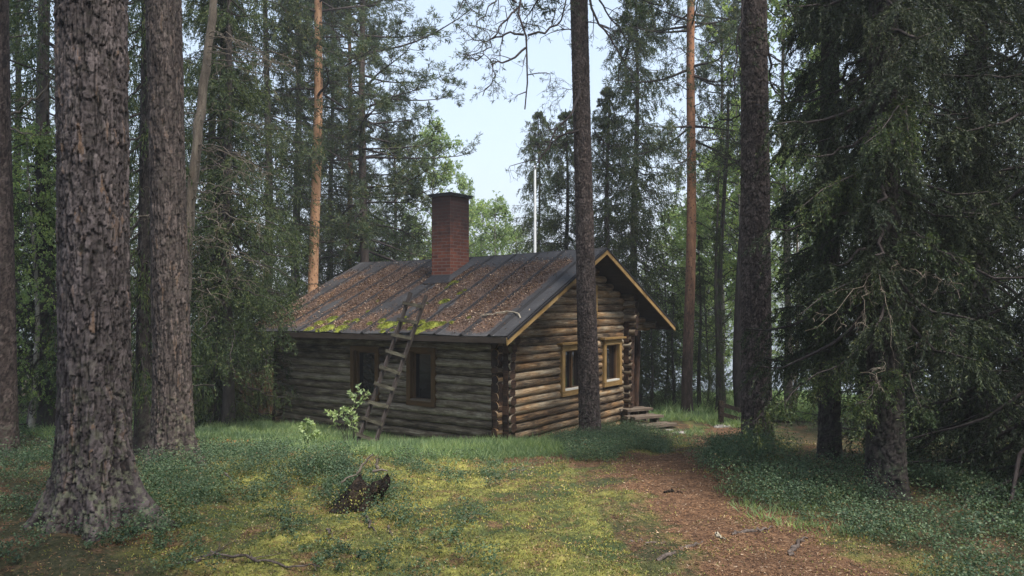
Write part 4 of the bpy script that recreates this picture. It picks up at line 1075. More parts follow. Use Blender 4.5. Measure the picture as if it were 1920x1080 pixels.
# --- background trees.  (kind, mesh, px, distance, height, label, bark, width, trunk scale)
BG = [
 # left wood
 ('spruce', 0, 88, 15.5, 17, 'spruce with a dark trunk left of the thickest pine', None, .85, 1.3),
 ('spruce', 4, 415, 16.5, 15, 'broad drooping spruce behind the leaning dead tree', None, .72, 1.0),
 ('spruce', 0, 500, 20.5, 17, 'tall spruce with gaps of sky next to the orange pine', None, .95, 1.0),
 ('spruce', 1, 395, 22, 18, 'spruce deeper in the wood behind the dead tree', None, 1.0, 1.1),
 ('spruce', 1, 556, 27, 19, 'spruce just left of the orange pine trunk far back', None, .9, 1.3),
 ('spruce', 0, 622, 29, 17, 'dark spruce filling the space right of the orange pine', None, .75, 1.0),
 ('spruce', 2, 210, 19, 17, 'spruce seen between the edge pine and the thickest pine', None, .8, 1.0),
 ('spruce', 1, 30, 21, 16, 'spruce behind the trunk at the left edge', None, .9, 1.0),
 ('spruce', 0, 300, 27, 18, 'far spruce behind the second pine', None, .9, 1.0),
 ('spruce', 2, 140, 31, 18, 'far spruce behind the thickest pine', None, 1.0, 1.0),
 ('spruce', 1, -60, 17, 17, 'spruce whose branches enter at the upper left edge', None, 1.0, 1.0),
 ('birch', 1, 60, 15.0, 6.0, 'leafy green birch low down left of the thickest pine', None, .8, 1.0),
 ('birch', 1, 160, 24.0, 7.5, 'leafy birch in the gap left of the thickest pine', None, 1.0, 1.0),
 # between orange pine and clearing of sky
 ('pine', 1, 682, 24, 17.5, 'dark pine with layered branches left of the chimney', 'bark_far', 1.15, 1.1),
 ('pine', 1, 655, 28, 16.5, 'thinner pine with reddish stem just behind the layered pine', 'bark_rust', 1.05, .9),
 ('pine', 0, 740, 30, 10.5, 'short pine left of the chimney below the open sky', None, .75, .7),
 ('birch', 2, 815, 30, 11.2, 'slim tall birch with airy crown just left of the chimney', None, .85, .9),
 ('birch', 0, 872, 33, 9.6, 'pointed pale green birch directly behind the chimney', None, .65, 1.0),
 ('birch', 0, 770, 31, 7.6, 'low pale birch left of the chimney foot', None, 1.0, 1.0),
 ('birch', 2, 932, 32, 8.6, 'thin birch right of the chimney behind the ridge', None, .9, .9),
 ('birch', 1, 965, 35, 7.6, 'pale bushy birch between chimney and flagpole', None, .9, 1.0),
 ('birch', 1, 705, 27, 6.6, 'pale birch behind the ridge below the layered pine', None, .9, 1.0),
 ('spruce', 3, 1010, 29, 11.4, 'slim spruce with pointed top beside the flagpole', None, .75, .7),
 ('spruce', 3, 1062, 25, 10.0, 'short full spruce behind the ridge left of the slim pine', None, 1.0, .9),
 # right of the slim pine
 ('spruce', 3, 1192, 24, 13.9, 'tall spruce rising behind the cabin gable', None, .80, 1.1),
 ('spruce', 3, 1140, 23, 10.0, 'dark low spruce behind the gable peak', None, .85, 1.0),
 ('birch', 2, 1405, 30, 8.8, 'wide pale birch behind the dark pine', None, 1.1, .9),
 ('birch', 2, 1285, 31, 8.0, 'wide pale birch behind the rusty pine', None, 1.0, .9),
 ('birch', 0, 1310, 28, 7.2, 'young bright birch right of the rusty pine', None, .9, .8),
 ('birch', 0, 1495, 29, 8.0, 'birch standing in the bright gap near the water', None, .9, .8),
 ('birch', 1, 900, 36, 9.0, 'far pale birch just right of the chimney top', None, 1.0, .9),
 ('birch', 1, 835, 38, 8.6, 'far broad birch left behind the chimney', None, 1.2, .9),
 ('birch', 0, 1255, 27, 7.0, 'pale birch left of the rusty pine', None, .9, .9),
 ('birch', 1, 1350, 25, 8.2, 'broad pale green birch between rusty pine and dark pine', None, 1.1, 1.0),
 ('birch', 0, 1330, 33, 8.6, 'far birch at the shore behind the broad birch', None, 1.0, 1.0),
 ('birch', 2, 1382, 23, 9.6, 'slim birch touching the left side of the dark pine', None, .9, 1.0),
 ('pine', 0, 1352, 28, 14.5, 'thin pine high above the birches near the dark pine', None, .7, .7),
 ('spruce', 1, 1345, 19.0, 6.4, 'thin young spruce with bare lower stem by the lake', None, .32, .55),
 ('spruce', 1, 1312, 21.5, 5.2, 'small young spruce right beside the rusty pine', None, .5, .45),
 ('spruce', 1, 1262, 22.5, 3.6, 'small dark spruce between the steps and the lake', None, .4, .4),
 ('spruce', 0, 1222, 22.0, 3.2, 'small spruce in front of the water behind the right eave', None, .4, .4),
 ('birch', 2, 1478, 19, 12.5, 'tall hanging birch with grey stem right of the dark pine', 'bark_grey', .9, 1.3),
 ('spruce', 1, 1535, 22, 16, 'tall spruce with hanging branches right of the dark pine', None, .55, 1.0),
 ('spruce', 1, 1625, 20, 16, 'spruce behind the right hand spruces', None, .9, 1.0),
 ('spruce', 2, 1700, 16, 16, 'dense spruce far right behind the foreground spruce', None, .95, 1.2),
 ('spruce', 0, 1840, 15, 16, 'dense spruce near the right edge behind the others', None, 1.0, 1.2),
 ('spruce', 2, 1960, 13, 16, 'spruce cut by the right edge of the photo', None, 1.0, 1.2),
]
for (k, m, px, D, H, lab, bk, wd, ts) in BG:
    tree(k, m, px, D, H, lab, {'spruce': 'spruces behind the clearing', 'pine': 'pines behind the cabin', 'birch': 'birches behind the cabin'}[k], bk, wd, ts)

def shade_tree(kind, k, x_, y_, H, lab, wid=1.0):  # unseen trees, added to darken the sides of the clearing
    nm = kind+'_tree'; root = empty(nm, (x_, y_, gz(x_, y_)), lab, nm.replace('_', ' '), 'unseen trees added for shade')
    t = link('trunk', TR(kind, k, 'bark_far'), None, root); t.scale = (1.3, 1.3, H/16)
    c = link('crown', (SP if kind == 'spruce' else PN)(k), None, root); c.scale = (wid, wid, H/16); c.rotation_euler[2] = x_*3
for a_ in (('spruce', 2, -8.2, 4.5, 15, 'spruce standing outside the photo to the left'), ('spruce', 2, 8.6, 4.2, 15, 'spruce standing outside the photo to the right'),
           ('spruce', 0, 9.8, 1.2, 16, 'spruce to the right of the camera, out of sight'), ('spruce', 0, -6.5, -2.5, 16, 'spruce to the left of the camera, out of sight'),
           ('pine', 2, 1.6, -1.8, 17, 'pine right behind the camera, out of sight', 1.5), ('pine', 2, -1.6, -2.2, 17, 'pine left behind the camera, out of sight', 1.4),
           ('spruce', 2, 7.0, -1.6, 15, 'dense spruce right behind the camera, out of sight', 1.0)):
    shade_tree(*a_)

x_ = (428-960)/F_PX*15.9; b_ = np.array([x_, 15.9, gz(x_, 15.9)]); rt = empty('spruce_tree', tuple(b_), 'spruce whose low green fans hang over the left corner of the cabin roof', 'spruce tree', 'spruces behind the clearing')
plain_trunk(12, .13, .03, 9, .04).build('trunk', [M['bark_spruce']], rt)
mb, tw_ = spruce_crown(12, 3.2, 1.5, 120, 71, 30, .42, 16, (.07, .018), .8, .5, .15, .8)
FL = [limb_px(l, b_) for l in ([(430, 540, 15.7), (470, 545, 14.9), (510, 560, 14.5), (545, 592, 14.3)], [(430, 560, 15.7), (470, 575, 14.9), (505, 590, 14.5), (535, 625, 14.3)], [(430, 600, 15.7), (465, 610, 15.0), (500, 622, 14.6), (528, 655, 14.3)],
      [(430, 480, 15.8), (480, 490, 15), (520, 505, 14.6), (556, 530, 14.4)], [(428, 620, 15.7), (450, 640, 15), (480, 650, 14.6), (510, 690, 14.4)], [(428, 560, 15.7), (400, 590, 15), (380, 620, 14.6), (370, 660, 14.4)], [(428, 600, 15.7), (440, 630, 15), (430, 660, 14.4), (440, 700, 14.2)], [(430, 400, 15.8), (490, 410, 15.2), (540, 430, 14.9), (565, 460, 14.7)])]
for i, P in enumerate(FL):
    Pr = resample(P, 10, .02, i)[None]; V, Q, uv = tubes(Pr, np.linspace(.018, .005, 10)[None], 5); mb.add(V, Q, uv=uv, m=1)
    t1, _ = grow(Pr, 30, .25, .62, .6, 1900+i, .8, 5, .1); t2, _ = grow(t1, 5, .10, .26, .4, 1950+i, .8, 3, .15)
    V, Q = tufts(t1, 20, .06, .016, 1960+i, .05, .6); mb.add(V, Q, m=0); V, Q = tufts(t2, 10, .055, .015, 1970+i, .05, .6); mb.add(V, Q, m=0)
mb.build('crown', [M['spruce'], M['limb']], rt)

# bare young stems by the water
for i, (px, D, r, h) in enumerate([(1245, 24, .035, 5), (1325, 23, .03, 4.4), (1357, 21, .085, 9), (1388, 19, .12, 10), (1475, 21, .05, 8), (1492, 24, .06, 9)]):
    x = (px-960)/F_PX*D; b = (x, D, gz(x, D)-.03)
    lab = ['thinnest bare stem left of the rusty pine by the water', 'thin bare stem right of the rusty pine by the water', 'dark bare stem midway between rusty pine and dark pine', 'dark trunk almost hidden by the left side of the dark pine', 'bare stem just right of the dark pine before the water', 'pale bare stem farther right of the dark pine before the water'][i]
    rt = empty('young_tree', b, lab, 'young tree', 'bare stems at the lake shore')
    plain_trunk(h, r, r*.5, 70+i, .10, 8, 24, .4).build('trunk', [M['bark_spruce'] if i != 5 else M['bark_grey']], rt)
    mb = birch_crown(h, h*.35, 1.0, 22, 800+i, 4, 3, 5, (.06, .035)); mb.build('crown', [M['birch'] if i in (0, 4) else M['spruce'], M['limb']], rt)

# --- foreground spruces at the right: own, finer crowns
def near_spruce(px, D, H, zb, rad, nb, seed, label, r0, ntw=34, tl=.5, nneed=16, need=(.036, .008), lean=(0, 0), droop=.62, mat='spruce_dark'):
    x = (px-960)/F_PX*D; b = np.array([x, D, gz(x, D)-.02]); root = empty('spruce_tree', tuple(b), label, 'spruce tree', 'foreground spruces at the right')
    bark_trunk('trunk', root, min(H, 6.0), H, r0, r0*.3, lean, .035, .06, .009, .011, M['bark4'], seed, [(-2.7, .9), (-1.2, .4), (.3, .4)], (.35, .25))
    mb, tw = spruce_crown(H, zb, rad, nb, seed, ntw, tl, nneed, need, .75, droop, .12, .8)
    V, Q, uv = tubes(tw[::5], np.outer(np.full(len(tw[::5]), .0018), np.linspace(1, .4, tw.shape[1])), 3); mb.add(V, Q, uv=uv, m=1)
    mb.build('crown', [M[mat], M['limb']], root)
    return root, b
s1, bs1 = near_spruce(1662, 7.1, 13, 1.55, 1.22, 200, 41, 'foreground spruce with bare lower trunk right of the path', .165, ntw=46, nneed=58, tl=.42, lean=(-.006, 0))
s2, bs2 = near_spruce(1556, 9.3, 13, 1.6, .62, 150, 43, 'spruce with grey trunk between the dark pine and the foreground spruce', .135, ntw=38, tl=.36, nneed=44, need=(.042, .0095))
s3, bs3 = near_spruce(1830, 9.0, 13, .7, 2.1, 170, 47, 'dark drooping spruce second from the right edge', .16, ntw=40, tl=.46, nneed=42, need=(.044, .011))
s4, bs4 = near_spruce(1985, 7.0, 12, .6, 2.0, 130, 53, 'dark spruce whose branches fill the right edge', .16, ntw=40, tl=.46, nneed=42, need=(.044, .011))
# fresh green fans and lichened dead twigs of the foreground spruce
mb = MB()
LF = [limb_px(l, bs1) for l in ([(1700, 170, 7.0), (1690, 195, 6.5), (1675, 215, 6.2), (1650, 245, 6.0), (1620, 270, 5.9)], [(1700, 180, 7), (1700, 215, 6.3), (1705, 250, 6.1), (1712, 275, 6.0)], [(1660, 300, 7), (1600, 330, 6.5), (1550, 350, 6.3), (1490, 400, 6.2)],
      [(1650, 700, 7.0), (1640, 720, 6.3), (1630, 745, 6.1), (1600, 760, 6)], [(1655, 690, 7.0), (1700, 705, 6.2), (1720, 740, 6.1), (1730, 770, 6.0)], [(1560, 700, 7.2), (1500, 715, 7.0), (1450, 745, 6.9), (1415, 790, 6.8)], [(1640, 640, 7.0), (1560, 690, 6.6), (1500, 720, 6.5), (1470, 760, 6.4)],
      [(1680, 480, 7.0), (1620, 520, 6.5), (1560, 540, 6.3), (1500, 590, 6.2)], [(1680, 560, 7.0), (1760, 600, 6.4), (1840, 640, 6.2)], [(1670, 420, 7.0), (1740, 450, 6.4), (1800, 500, 6.2)])]
for i, P in enumerate(LF):
    Pr = resample(P, 10, .012, i)[None]; V, Q, uv = tubes(Pr, np.linspace(.009, .003, 10)[None], 5); mb.add(V, Q, uv=uv, m=1)
    t1, _ = grow(Pr, 26, .12, .34, .75, 900+i, .8, 5, .1); V, Q, uv = tubes(t1, np.outer(np.full(len(t1), .0025), np.linspace(1, .4, 5)), 3); mb.add(V, Q, uv=uv, m=1)
    t2, _ = grow(t1, 4, .06, .16, .5, 950+i, .8, 3, .15); V, Q = tufts(t1, 26, .034, .010, 960+i, .05, .6); mb.add(V, Q, m=0); V, Q = tufts(t2, 10, .032, .009, 970+i, .05, .6); mb.add(V, Q, m=0)
mb.build('low_branches', [M['spruce'], M['limb']], s1)
mb = MB()
LD = [limb_px(l, bs1) for l in ([(1655, 480, 7), (1650, 520, 6.3), (1662, 560, 6.1), (1672, 600, 6.0), (1670, 650, 5.95)], [(1655, 500, 7), (1610, 540, 6.2), (1560, 590, 6.0), (1510, 620, 5.9)], [(1660, 495, 7), (1700, 510, 6.3), (1745, 512, 6.1)], [(1640, 520, 6.8), (1620, 560, 6.1), (1618, 620, 6.0)],
      [(1720, 500, 7), (1790, 540, 6.1), (1800, 560, 6.0)], [(1680, 640, 7), (1780, 620, 6.2), (1810, 650, 6.0)], [(1650, 660, 7), (1660, 690, 6.2), (1640, 700, 6.1), (1655, 730, 6.05)])]
explicit_limbs(mb, LD, [.0032]*7, 6, (.08, .28), 3, False, 1000, droop=.3)
mb.build('dead_twigs', [M['spruce_dark'], M['bark_grey']], s1)

# ------------------------------------------------------------------ ground cover
def inpoly(x, y, poly):
    poly = np.asarray(poly); c = np.zeros(x.shape, bool); j = len(poly)-1
    for i in range(len(poly)):
        xi, yi = poly[i]; xj, yj = poly[j]
        c ^= ((yi > y) != (yj > y)) & (x < (xj-xi)*(y-yi)/(yj-yi+1e-12)+xi); j = i
    return c
def gpt(px, py):
    """ground point seen at a pixel"""
    D = 6.0
    for _ in range(60):
        x = (px-960)/F_PX*D; z = gz(x, D); D = .6*D+.4*min(60, (EYE-z)*F_PX/(py-HOR))
    return (x, D)
def in_cabin(x, y):
    s = (x-R0[0])*RL[0]+(y-R0[1])*RL[1]; g = (x-R0[0])*RG[0]+(y-R0[1])*RG[1]
    return (s > S0-.02) & (s < S1+.02) & (g > G0-.0) & (g < G1+1.15)
def scatter(poly_px, dens):
    P = np.array([gpt(*p) for p in poly_px]); lo, hi = P.min(0), P.max(0); n_ = int((hi-lo).prod()*dens)
    x = rng.uniform(lo[0], hi[0], n_); y = rng.uniform(lo[1], hi[1], n_)
    # ragged border
    xx = x+.35*(fbm(x*1.5, y*1.5, seed=61)-.5)*2; yy = y+.35*(fbm(x*1.5+40, y*1.5, seed=62)-.5)*2
    k = inpoly(xx, yy, P) & ~in_cabin(x, y); return x[k], y[k]
def stuff(name, V, Q, mat):
    return tag(link(name, mesh(name, V, Q), mat), kind='stuff')

def shrubs(x, y, h, nleaf, leaf, mats, name, pdrop=.0):
    n_ = len(x); z = ground_z(x, y); hh = h*(.6+.7*rng.random(n_))
    hh = hh*(.45+1.1*fbm(x*1.7, y*1.7, seed=66))*1.15
    C = np.repeat(np.stack([x, y, z], 1), nleaf, 0); t = rng.random(n_*nleaf)**.6; H_ = np.repeat(hh, nleaf)
    off = rng.normal(size=(len(C), 2))*(.030+.055*t[:, None])*(H_/.2)[:, None]
    C[:, :2] += off; C[:, 2] += H_*t
    D = np.stack([rng.normal(size=len(C)), rng.normal(size=len(C)), .45+.3*rng.normal(size=len(C))], 1)
    V, Q = diamonds(C, D, leaf[0]*(.6+.7*rng.random(len(C))), leaf[1]*(.7+.6*rng.random(len(C))))
    return V, Q
PB = [([(575, 885), (640, 862), (668, 880), (690, 915), (745, 945), (740, 975), (590, 968)], 120, .20),
  # bilberry patches as seen in the photo
 ([(250, 905), (300, 860), (430, 850), (560, 865), (640, 880), (660, 960), (560, 985), (420, 960), (300, 975)], 60, .17),
 ([(620, 930), (760, 930), (800, 985), (700, 1000)], 26, .13),
 ([(-200, 900), (60, 850), (250, 900), (420, 985), (330, 1040), (-200, 1100)], 45, .14),
 ([(1315, 870), (1345, 835), (1420, 832), (1500, 870), (1560, 900), (1640, 930), (1560, 975), (1400, 935), (1330, 905)], 100, .22),
 ([(1040, 835), (1110, 815), (1180, 812), (1250, 825), (1245, 850), (1150, 868), (1050, 862)], 100, .20),
 ([(1400, 935), (1640, 930), (1930, 880), (2300, 950), (2300, 1300), (1750, 1110), (1500, 985)], 70, .16),
 ([(1560, 900), (1700, 880), (2000, 860), (2200, 950), (1900, 990), (1640, 960)], 60, .2),
 ([(760, 850), (860, 868), (1000, 880), (900, 905), (760, 890)], 20, .10),
 ([(560, 860), (680, 868), (660, 900), (720, 955), (560, 960)], 70, .16), ([(-100, 1000), (400, 960), (620, 960), (900, 1000), (1000, 1100), (-100, 1140)], 16, .08), ([(250, 860), (360, 840), (900, 862), (1000, 900), (640, 960), (260, 920)], 14, .09),
 ([(800, 985), (900, 960), (960, 990), (860, 1030)], 25, .10),
]
VV = []; QQ = []; nn = 0
for poly, dens, h in PB:
    x, y = scatter(poly, dens*1.7); k = rng.random(len(x)) < sstep(.34, .50, fbm(x*2.6, y*2.6, seed=67)); x, y = x[k], y[k]; V, Q = shrubs(x, y, h, 58, (.020, .0125), None, '')
    VV.append(V); QQ.append(Q+nn); nn += len(V)
# dark undergrowth all over the shaded sides and the wood floor
x = rng.uniform(-14, 14, 9000); y = rng.uniform(3, 30, 9000)
k = (np.abs(x+.5) > 2.2+.30*y+1.2*(fbm(x*.6, y*.6, seed=71)-.5)*2) & ~in_cabin(x, y) & (path_mask(x, y) < .3)
V, Q = shrubs(x[k], y[k], .22, 46, (.028, .017), None, ''); VV.append(V); QQ.append(Q+nn); nn += len(V)
stuff('bilberry_undergrowth', np.concatenate(VV), np.concatenate(QQ), M['bilberry'])

def blades(x, y, h, wd, per, fan=.5):
    n_ = len(x); z = ground_z(x, y); C = np.repeat(np.stack([x, y, z-.01], 1), per, 0); C[:, :2] += rng.normal(size=(len(C), 2))*.03
    D = np.stack([rng.normal(size=len(C))*fan, rng.normal(size=len(C))*fan, np.ones(len(C))], 1)
    return diamonds(C, D, np.repeat(h*(.5+.8*rng.random(n_)), per)*(.6+.5*rng.random(len(C))), wd*(.7+.6*rng.random(len(C))), bend=.15)
VV = []; QQ = []; nn = 0
PG = [([(400, 838), (700, 856), (1050, 856), (1080, 838), (940, 828), (700, 822), (520, 800)], 150, .20, .012, 9),
      ([(365, 830), (500, 835), (640, 850), (930, 852), (1060, 845), (1050, 826), (960, 825), (925, 828), (700, 815), (535, 793), (515, 790), (360, 775)], 190, .22, .014, 7),
      ([(365, 800), (380, 750), (450, 742), (540, 760), (520, 795), (480, 815), (440, 830)], 170, .25, .016, 7),
      ([(640, 866), (930, 872), (1200, 860), (1100, 845), (700, 845)], 50, .12, .010, 6),
      ([(30, 800), (100, 760), (240, 765), (280, 800), (230, 830), (60, 830)], 120, .22, .016, 7),
      ([(1200, 790), (1270, 770), (1420, 775), (1440, 810), (1340, 800), (1290, 790)], 120, .25, .015, 7),
      ([(1180, 812), (1260, 812), (1330, 800), (1340, 815), (1260, 835)], 40, .15, .012, 6),
      ([(1330, 910), (1420, 930), (1560, 975), (1640, 1010), (1500, 1000), (1380, 950)], 130, .12, .009, 6)]
for poly, dens, h, wd, per in PG:
    x, y = scatter(poly, dens); V, Q = blades(x, y, h, wd, per); VV.append(V); QQ.append(Q+nn); nn += len(V)
x = rng.uniform(2, 14, 5000); y = rng.uniform(17.5, 34, 5000); k = (x > .2*y-.3) & (path_mask(x, y) < .3)
V, Q = blades(x[k], y[k], .45, .03, 8, .6); VV.append(V); QQ.append(Q+nn); nn += len(V)
stuff('grass', np.concatenate(VV), np.concatenate(QQ), M['grass'])

# moss sprigs and fallen needles over the clearing
n_ = 330000
y = 3.9+10.5*rng.random(n_)**1.5; x = rng.uniform(-1, 1, n_)*(.62*y+.8)
pm = path_mask(x, y); k = (rng.random(n_) < np.maximum(1-pm, .75*sstep(.54, .66, fbm(x*2.1, y*2.1, seed=83)))*(.25+1.1*fbm(x*3, y*3, seed=81))) & ~in_cabin(x, y)
k &= rng.random(n_) > wood_mask(x, y)*.93
xm, ym = x[k], y[k]; zm = ground_z(xm, ym)
D = np.stack([rng.normal(size=len(xm))*.8, rng.normal(size=len(xm))*.8, .3+rng.random(len(xm))], 1)
V, Q = diamonds(np.stack([xm, ym, zm-.004], 1), D, (.014+.018*rng.random(len(xm)))*(.6+ym*.06), (.006+.006*rng.random(len(xm)))*(.6+ym*.06))
stuff('moss_cover', V, Q, M['mosscover'])
k2 = (rng.random(n_) < pm*.5+.045+.10*wood_mask(x, y)) & ~in_cabin(x, y); xl, yl = x[k2], y[k2]; zl = ground_z(xl, yl)
D = np.stack([rng.normal(size=len(xl)), rng.normal(size=len(xl)), .30*rng.normal(size=len(xl))], 1)
V, Q = diamonds(np.stack([xl, yl, zl+.010], 1), D, (.012+.022*rng.random(len(xl)))*(.6+yl*.06), (.003+.006*rng.random(len(xl)))*(.6+yl*.06), S=np.tile(UP, (len(xl), 1))+.4*rng.normal(size=(len(xl), 3)))
stuff('leaf_litter', V, Q, M['floorlitter'])

# ------------------------------------------------------------------ stump
def build_stump():
    g0 = gpt(690, 950); b = np.array([g0[0], g0[1], gz(*g0)-.03]); D0 = b[1]; sc_ = D0/F_PX
    root = empty('tree_stump', tuple(b), 'rotten dark stump with broken upright splinters in the clearing', 'stump')
    K, ns = 26, 40; t = np.linspace(0, 1, K); th = np.arange(ns)/ns*2*math.pi; T, A = np.meshgrid(t, th, indexing='ij')
    cx = -30*sc_*(1-T)+10*sc_*T; R = sc_*(42-17*T)*(1+.30*np.exp(-T*6)); R = R*(1+.28*(fbm(np.cos(A)*2, np.sin(A)*2, T*3, seed=91)-.5)*2+.15*np.sin(A*5+T*2))
    top = .80+.35*vnoise(np.cos(A)*2.4, np.sin(A)*2.4, T*0, seed=92)+.35*np.exp(-((A-.2)/.28)**2)+.2*np.exp(-((A-3.0)/.35)**2)
    Hh = sc_*54*T*top
    V = np.stack([cx+R*np.cos(A), R*np.sin(A)*.8, Hh], -1); V += .035*(np.stack([fbm(V[..., 0]*22, V[..., 1]*22, V[..., 2]*12, seed=i) for i in (1, 2, 3)], -1)-.5)*2
    I = np.arange(K*ns).reshape(K, ns); a, bq = I[:-1], I[1:]
    Q = np.stack([a, np.roll(a, -1, 1), np.roll(bq, -1, 1), bq], -1).reshape(-1, 4)
    inner = V[-1].copy()*[.55, .55, .0]+[.0, 0, sc_*34]; V2 = np.concatenate([V.reshape(-1, 3), inner]); J = np.arange(ns)+K*ns; L_ = I[-1]
    Q2 = np.stack([L_, np.roll(L_, -1), np.roll(J, -1), J], -1)
    V2 = np.concatenate([V2, [inner.mean(0)-[0, 0, .05]]]); T3 = [(J[i], J[(i+1) % ns], len(V2)-1) for i in range(ns)]
    mb = MB(); mb.add(V2, np.concatenate([Q, Q2]), T3); mb.build('stump_body', [M['deadwood']], root)
    mb = MB()
    for P, r in (([(670, 888, 0), (680, 872, 0), (690, 858, 0), (700, 852, 0)], .013), ([(708, 880, 0), (705, 868, 0), (710, 860, 0)], .018), ([(700, 884, -.05), (716, 880, -.08), (727, 883, -.1)], .014), ([(640, 905, -.05), (655, 893, -.05), (670, 890, -.05)], .010)):
        PP = resample(np.array([at(px, py, D0+d) for px, py, d in P])-b, 8, .004, 3)[None]; V, Q, uv = tubes(PP, np.linspace(r, r*.5, 8)[None], 7); mb.add(V, Q, uv=uv)
    mb.build('splinters', [M['bark_grey']], root)
    mb = MB(); k = 600
    a = rng.random(k)*6.28; h = rng.random(k)*.22; C = np.stack([-22*sc_+(.24-.3*h)*np.cos(a)*1.1, (.2-.25*h)*np.sin(a), h], 1); D = rng.normal(size=C.shape)+[0, 0, .6]
    V, Q = diamonds(C, D, .02, .013); mb.add(V, Q); tag(mb.build('moss', [M['mosscover']], root), kind='stuff')
build_stump()

# ------------------------------------------------------------------ leafy saplings by the wall
def sapling(px, D, tips, label, nl=10, ll=.07):
    x = (px-960)/F_PX*D; b = np.array([x, D, gz(x, D)-.02]); root = empty('sapling', tuple(b), label, 'sapling', 'leafy saplings by the cabin wall')
    mb = MB(); lf = MB()
    for i, (tx, ty) in enumerate(tips):
        e = at(tx, ty, D-.05)-b; P = resample(np.array([[0, 0, 0], [e[0]*.25, .02, e[2]*.45], [e[0]*.7, 0, e[2]*.8], e]), 8, .004, i)[None]
        V, Q, uv = tubes(P, np.linspace(.006, .002, 8)[None], 5); mb.add(V, Q, uv=uv)
        s, _ = grow(P, 4, .06, .14, .1, 40+i, 1.0, 3, .6); V, Q, uv = tubes(s, np.outer(np.full(len(s), .002), np.ones(3)), 3); mb.add(V, Q, uv=uv)
        s = np.concatenate([s, P[:, -3:]]); V, Q = tufts(s, nl, ll, ll*.48, 50+i+int(px), .3, 1.1); lf.add(V, Q)
    mb.build('stem', [M['limb']], root); lf.build('leaves', [M['sapling']], root)
sapling(662, 12.9, [(672, 722), (660, 735), (685, 733), (668, 745)], 'tallest leafy sapling in front of the ladder foot', 7)
sapling(650, 12.8, [(614, 770), (628, 778), (642, 764), (656, 766), (664, 790), (650, 782)], 'spreading sapling with pale leaves below the tallest one', 9)
sapling(576, 12.6, [(577, 786), (568, 800), (590, 812), (572, 822), (584, 798), (577, 812)], 'small short leafy sapling left of the ladder', 9, .075)
x0, y0 = gpt(440, 842)
root = empty('rusty_fern', (x0, y0, gz(x0, y0)), 'small clump of orange brown withered plants left of the cabin', 'plant')
C = np.zeros((120, 3)); C[:, 0] = rng.normal(size=120)*.14; C[:, 1] = rng.normal(size=120)*.06; C[:, 2] = .05+.09*rng.random(120)
mb = MB(); V, Q = diamonds(C, rng.normal(size=C.shape), .045, .025); mb.add(V, Q); mb.build('leaves', [M['deadfern']], root)
mb = MB(); q = rng.choice(120, 14); P = np.stack([C[q]*[.5, .5, 0], C[q]], 1); V, Q, uv = tubes(P, np.full((14, 2), .003), 4); mb.add(V, Q, uv=uv); mb.build('stems', [M['deadwood']], root)

# ------------------------------------------------------------------ roots, sticks, stones
def stick(name, pix, r, label, cat, mat, lift=.01, seed=0, twigs=0, group=None):
    pts = []
    for (px, py) in pix: g = gpt(px, py); pts.append([g[0], g[1], gz(*g)+lift])
    b = np.array(pts[0]); P = resample(np.array(pts)-b, 16, .008, seed); P[1:-1, 2] += .008*np.sin(np.arange(14)*1.3+seed)
    rr_ = np.concatenate([np.linspace(r*.7, r, 6), np.linspace(r, r*.35, 10)])*(1+.15*np.sin(np.arange(16)*2.1))
    mb = MB(); V, Q, uv = tubes(P[None], rr_[None], 8); mb.add(V, Q, uv=uv)
    if twigs:
        s, _ = grow(P[None], twigs, .08, .3, .0, seed+3, .9, 4, .2); s[..., 2] = np.clip(s[..., 2], -.0, .06); V, Q, uv = tubes(s, np.outer(np.full(len(s), r*.35), np.linspace(1, .5, 4)), 5); mb.add(V, Q, uv=uv)
    o = mb.build(name, [mat]); o.location = b; tag(o, label, cat, group); return o
stick('tree_root', [(1232, 1052), (1262, 1040), (1290, 1026), (1318, 1014)], .019, 'knotty root crossing the path, nearest on the left', 'root', M['rootwood'], .0, 1)
stick('tree_root', [(1372, 1003), (1400, 998), (1425, 996), (1450, 990)], .015, 'thin dark root farthest along the path', 'root', M['rootwood'], .005, 2)
stick('tree_root', [(1478, 1042), (1484, 1030), (1500, 1018), (1514, 1010)], .017, 'pale crooked root on the right side of the path', 'root', M['rootwood'], .005, 3)
stick('tree_root', [(1180, 1016), (1215, 1018), (1250, 1020)], .010, 'half buried root at the left border of the path', 'root', M['rootwood'], .002, 4)
stick('fallen_stick', [(1342, 1002), (1352, 1010), (1360, 1014)], .010, 'short pale stick lying in the middle of the path', 'stick', M['palewood'], .012, 5)
stick('fallen_stick', [(686, 972), (694, 990), (706, 1004)], .009, 'bent brown stick in the moss below the stump', 'stick', M['rootwood'], .02, 6)
stick('fallen_stick', [(728, 990), (733, 1002), (737, 1010)], .007, 'short stick right of the bent one below the stump', 'stick', M['rootwood'], .02, 7)
stick('fallen_stick', [(615, 995), (620, 1008), (621, 1014)], .007, 'short stick left of the bent one below the stump', 'stick', M['rootwood'], .02, 8)
stick('fallen_branch', [(395, 1040), (430, 1048), (480, 1058), (540, 1066), (600, 1070)], .010, 'long grey branch lying at the bottom edge of the photo', 'branch', M['rootwood'], .025, 9, 7)
stick('fallen_branch', [(330, 1062), (370, 1056), (400, 1048), (415, 1040)], .010, 'thin branch lying at the roots of the thickest pine', 'branch', M['rootwood'], .03, 10, 8)
stick('fallen_stick', [(420, 905), (432, 915), (447, 930)], .008, 'stick among the bilberries right of the second pine', 'stick', M['rootwood'], .10, 11)
stick('fallen_stick', [(1245, 925), (1262, 922), (1280, 926)], .012, 'dark stick across the far part of the path', 'stick', M['deadwood'], .01, 12)
stick('fallen_stick', [(975, 885), (955, 884), (1000, 886)], .010, 'pale stick on the moss before the slim pine', 'stick', M['rootwood'], .02, 13)
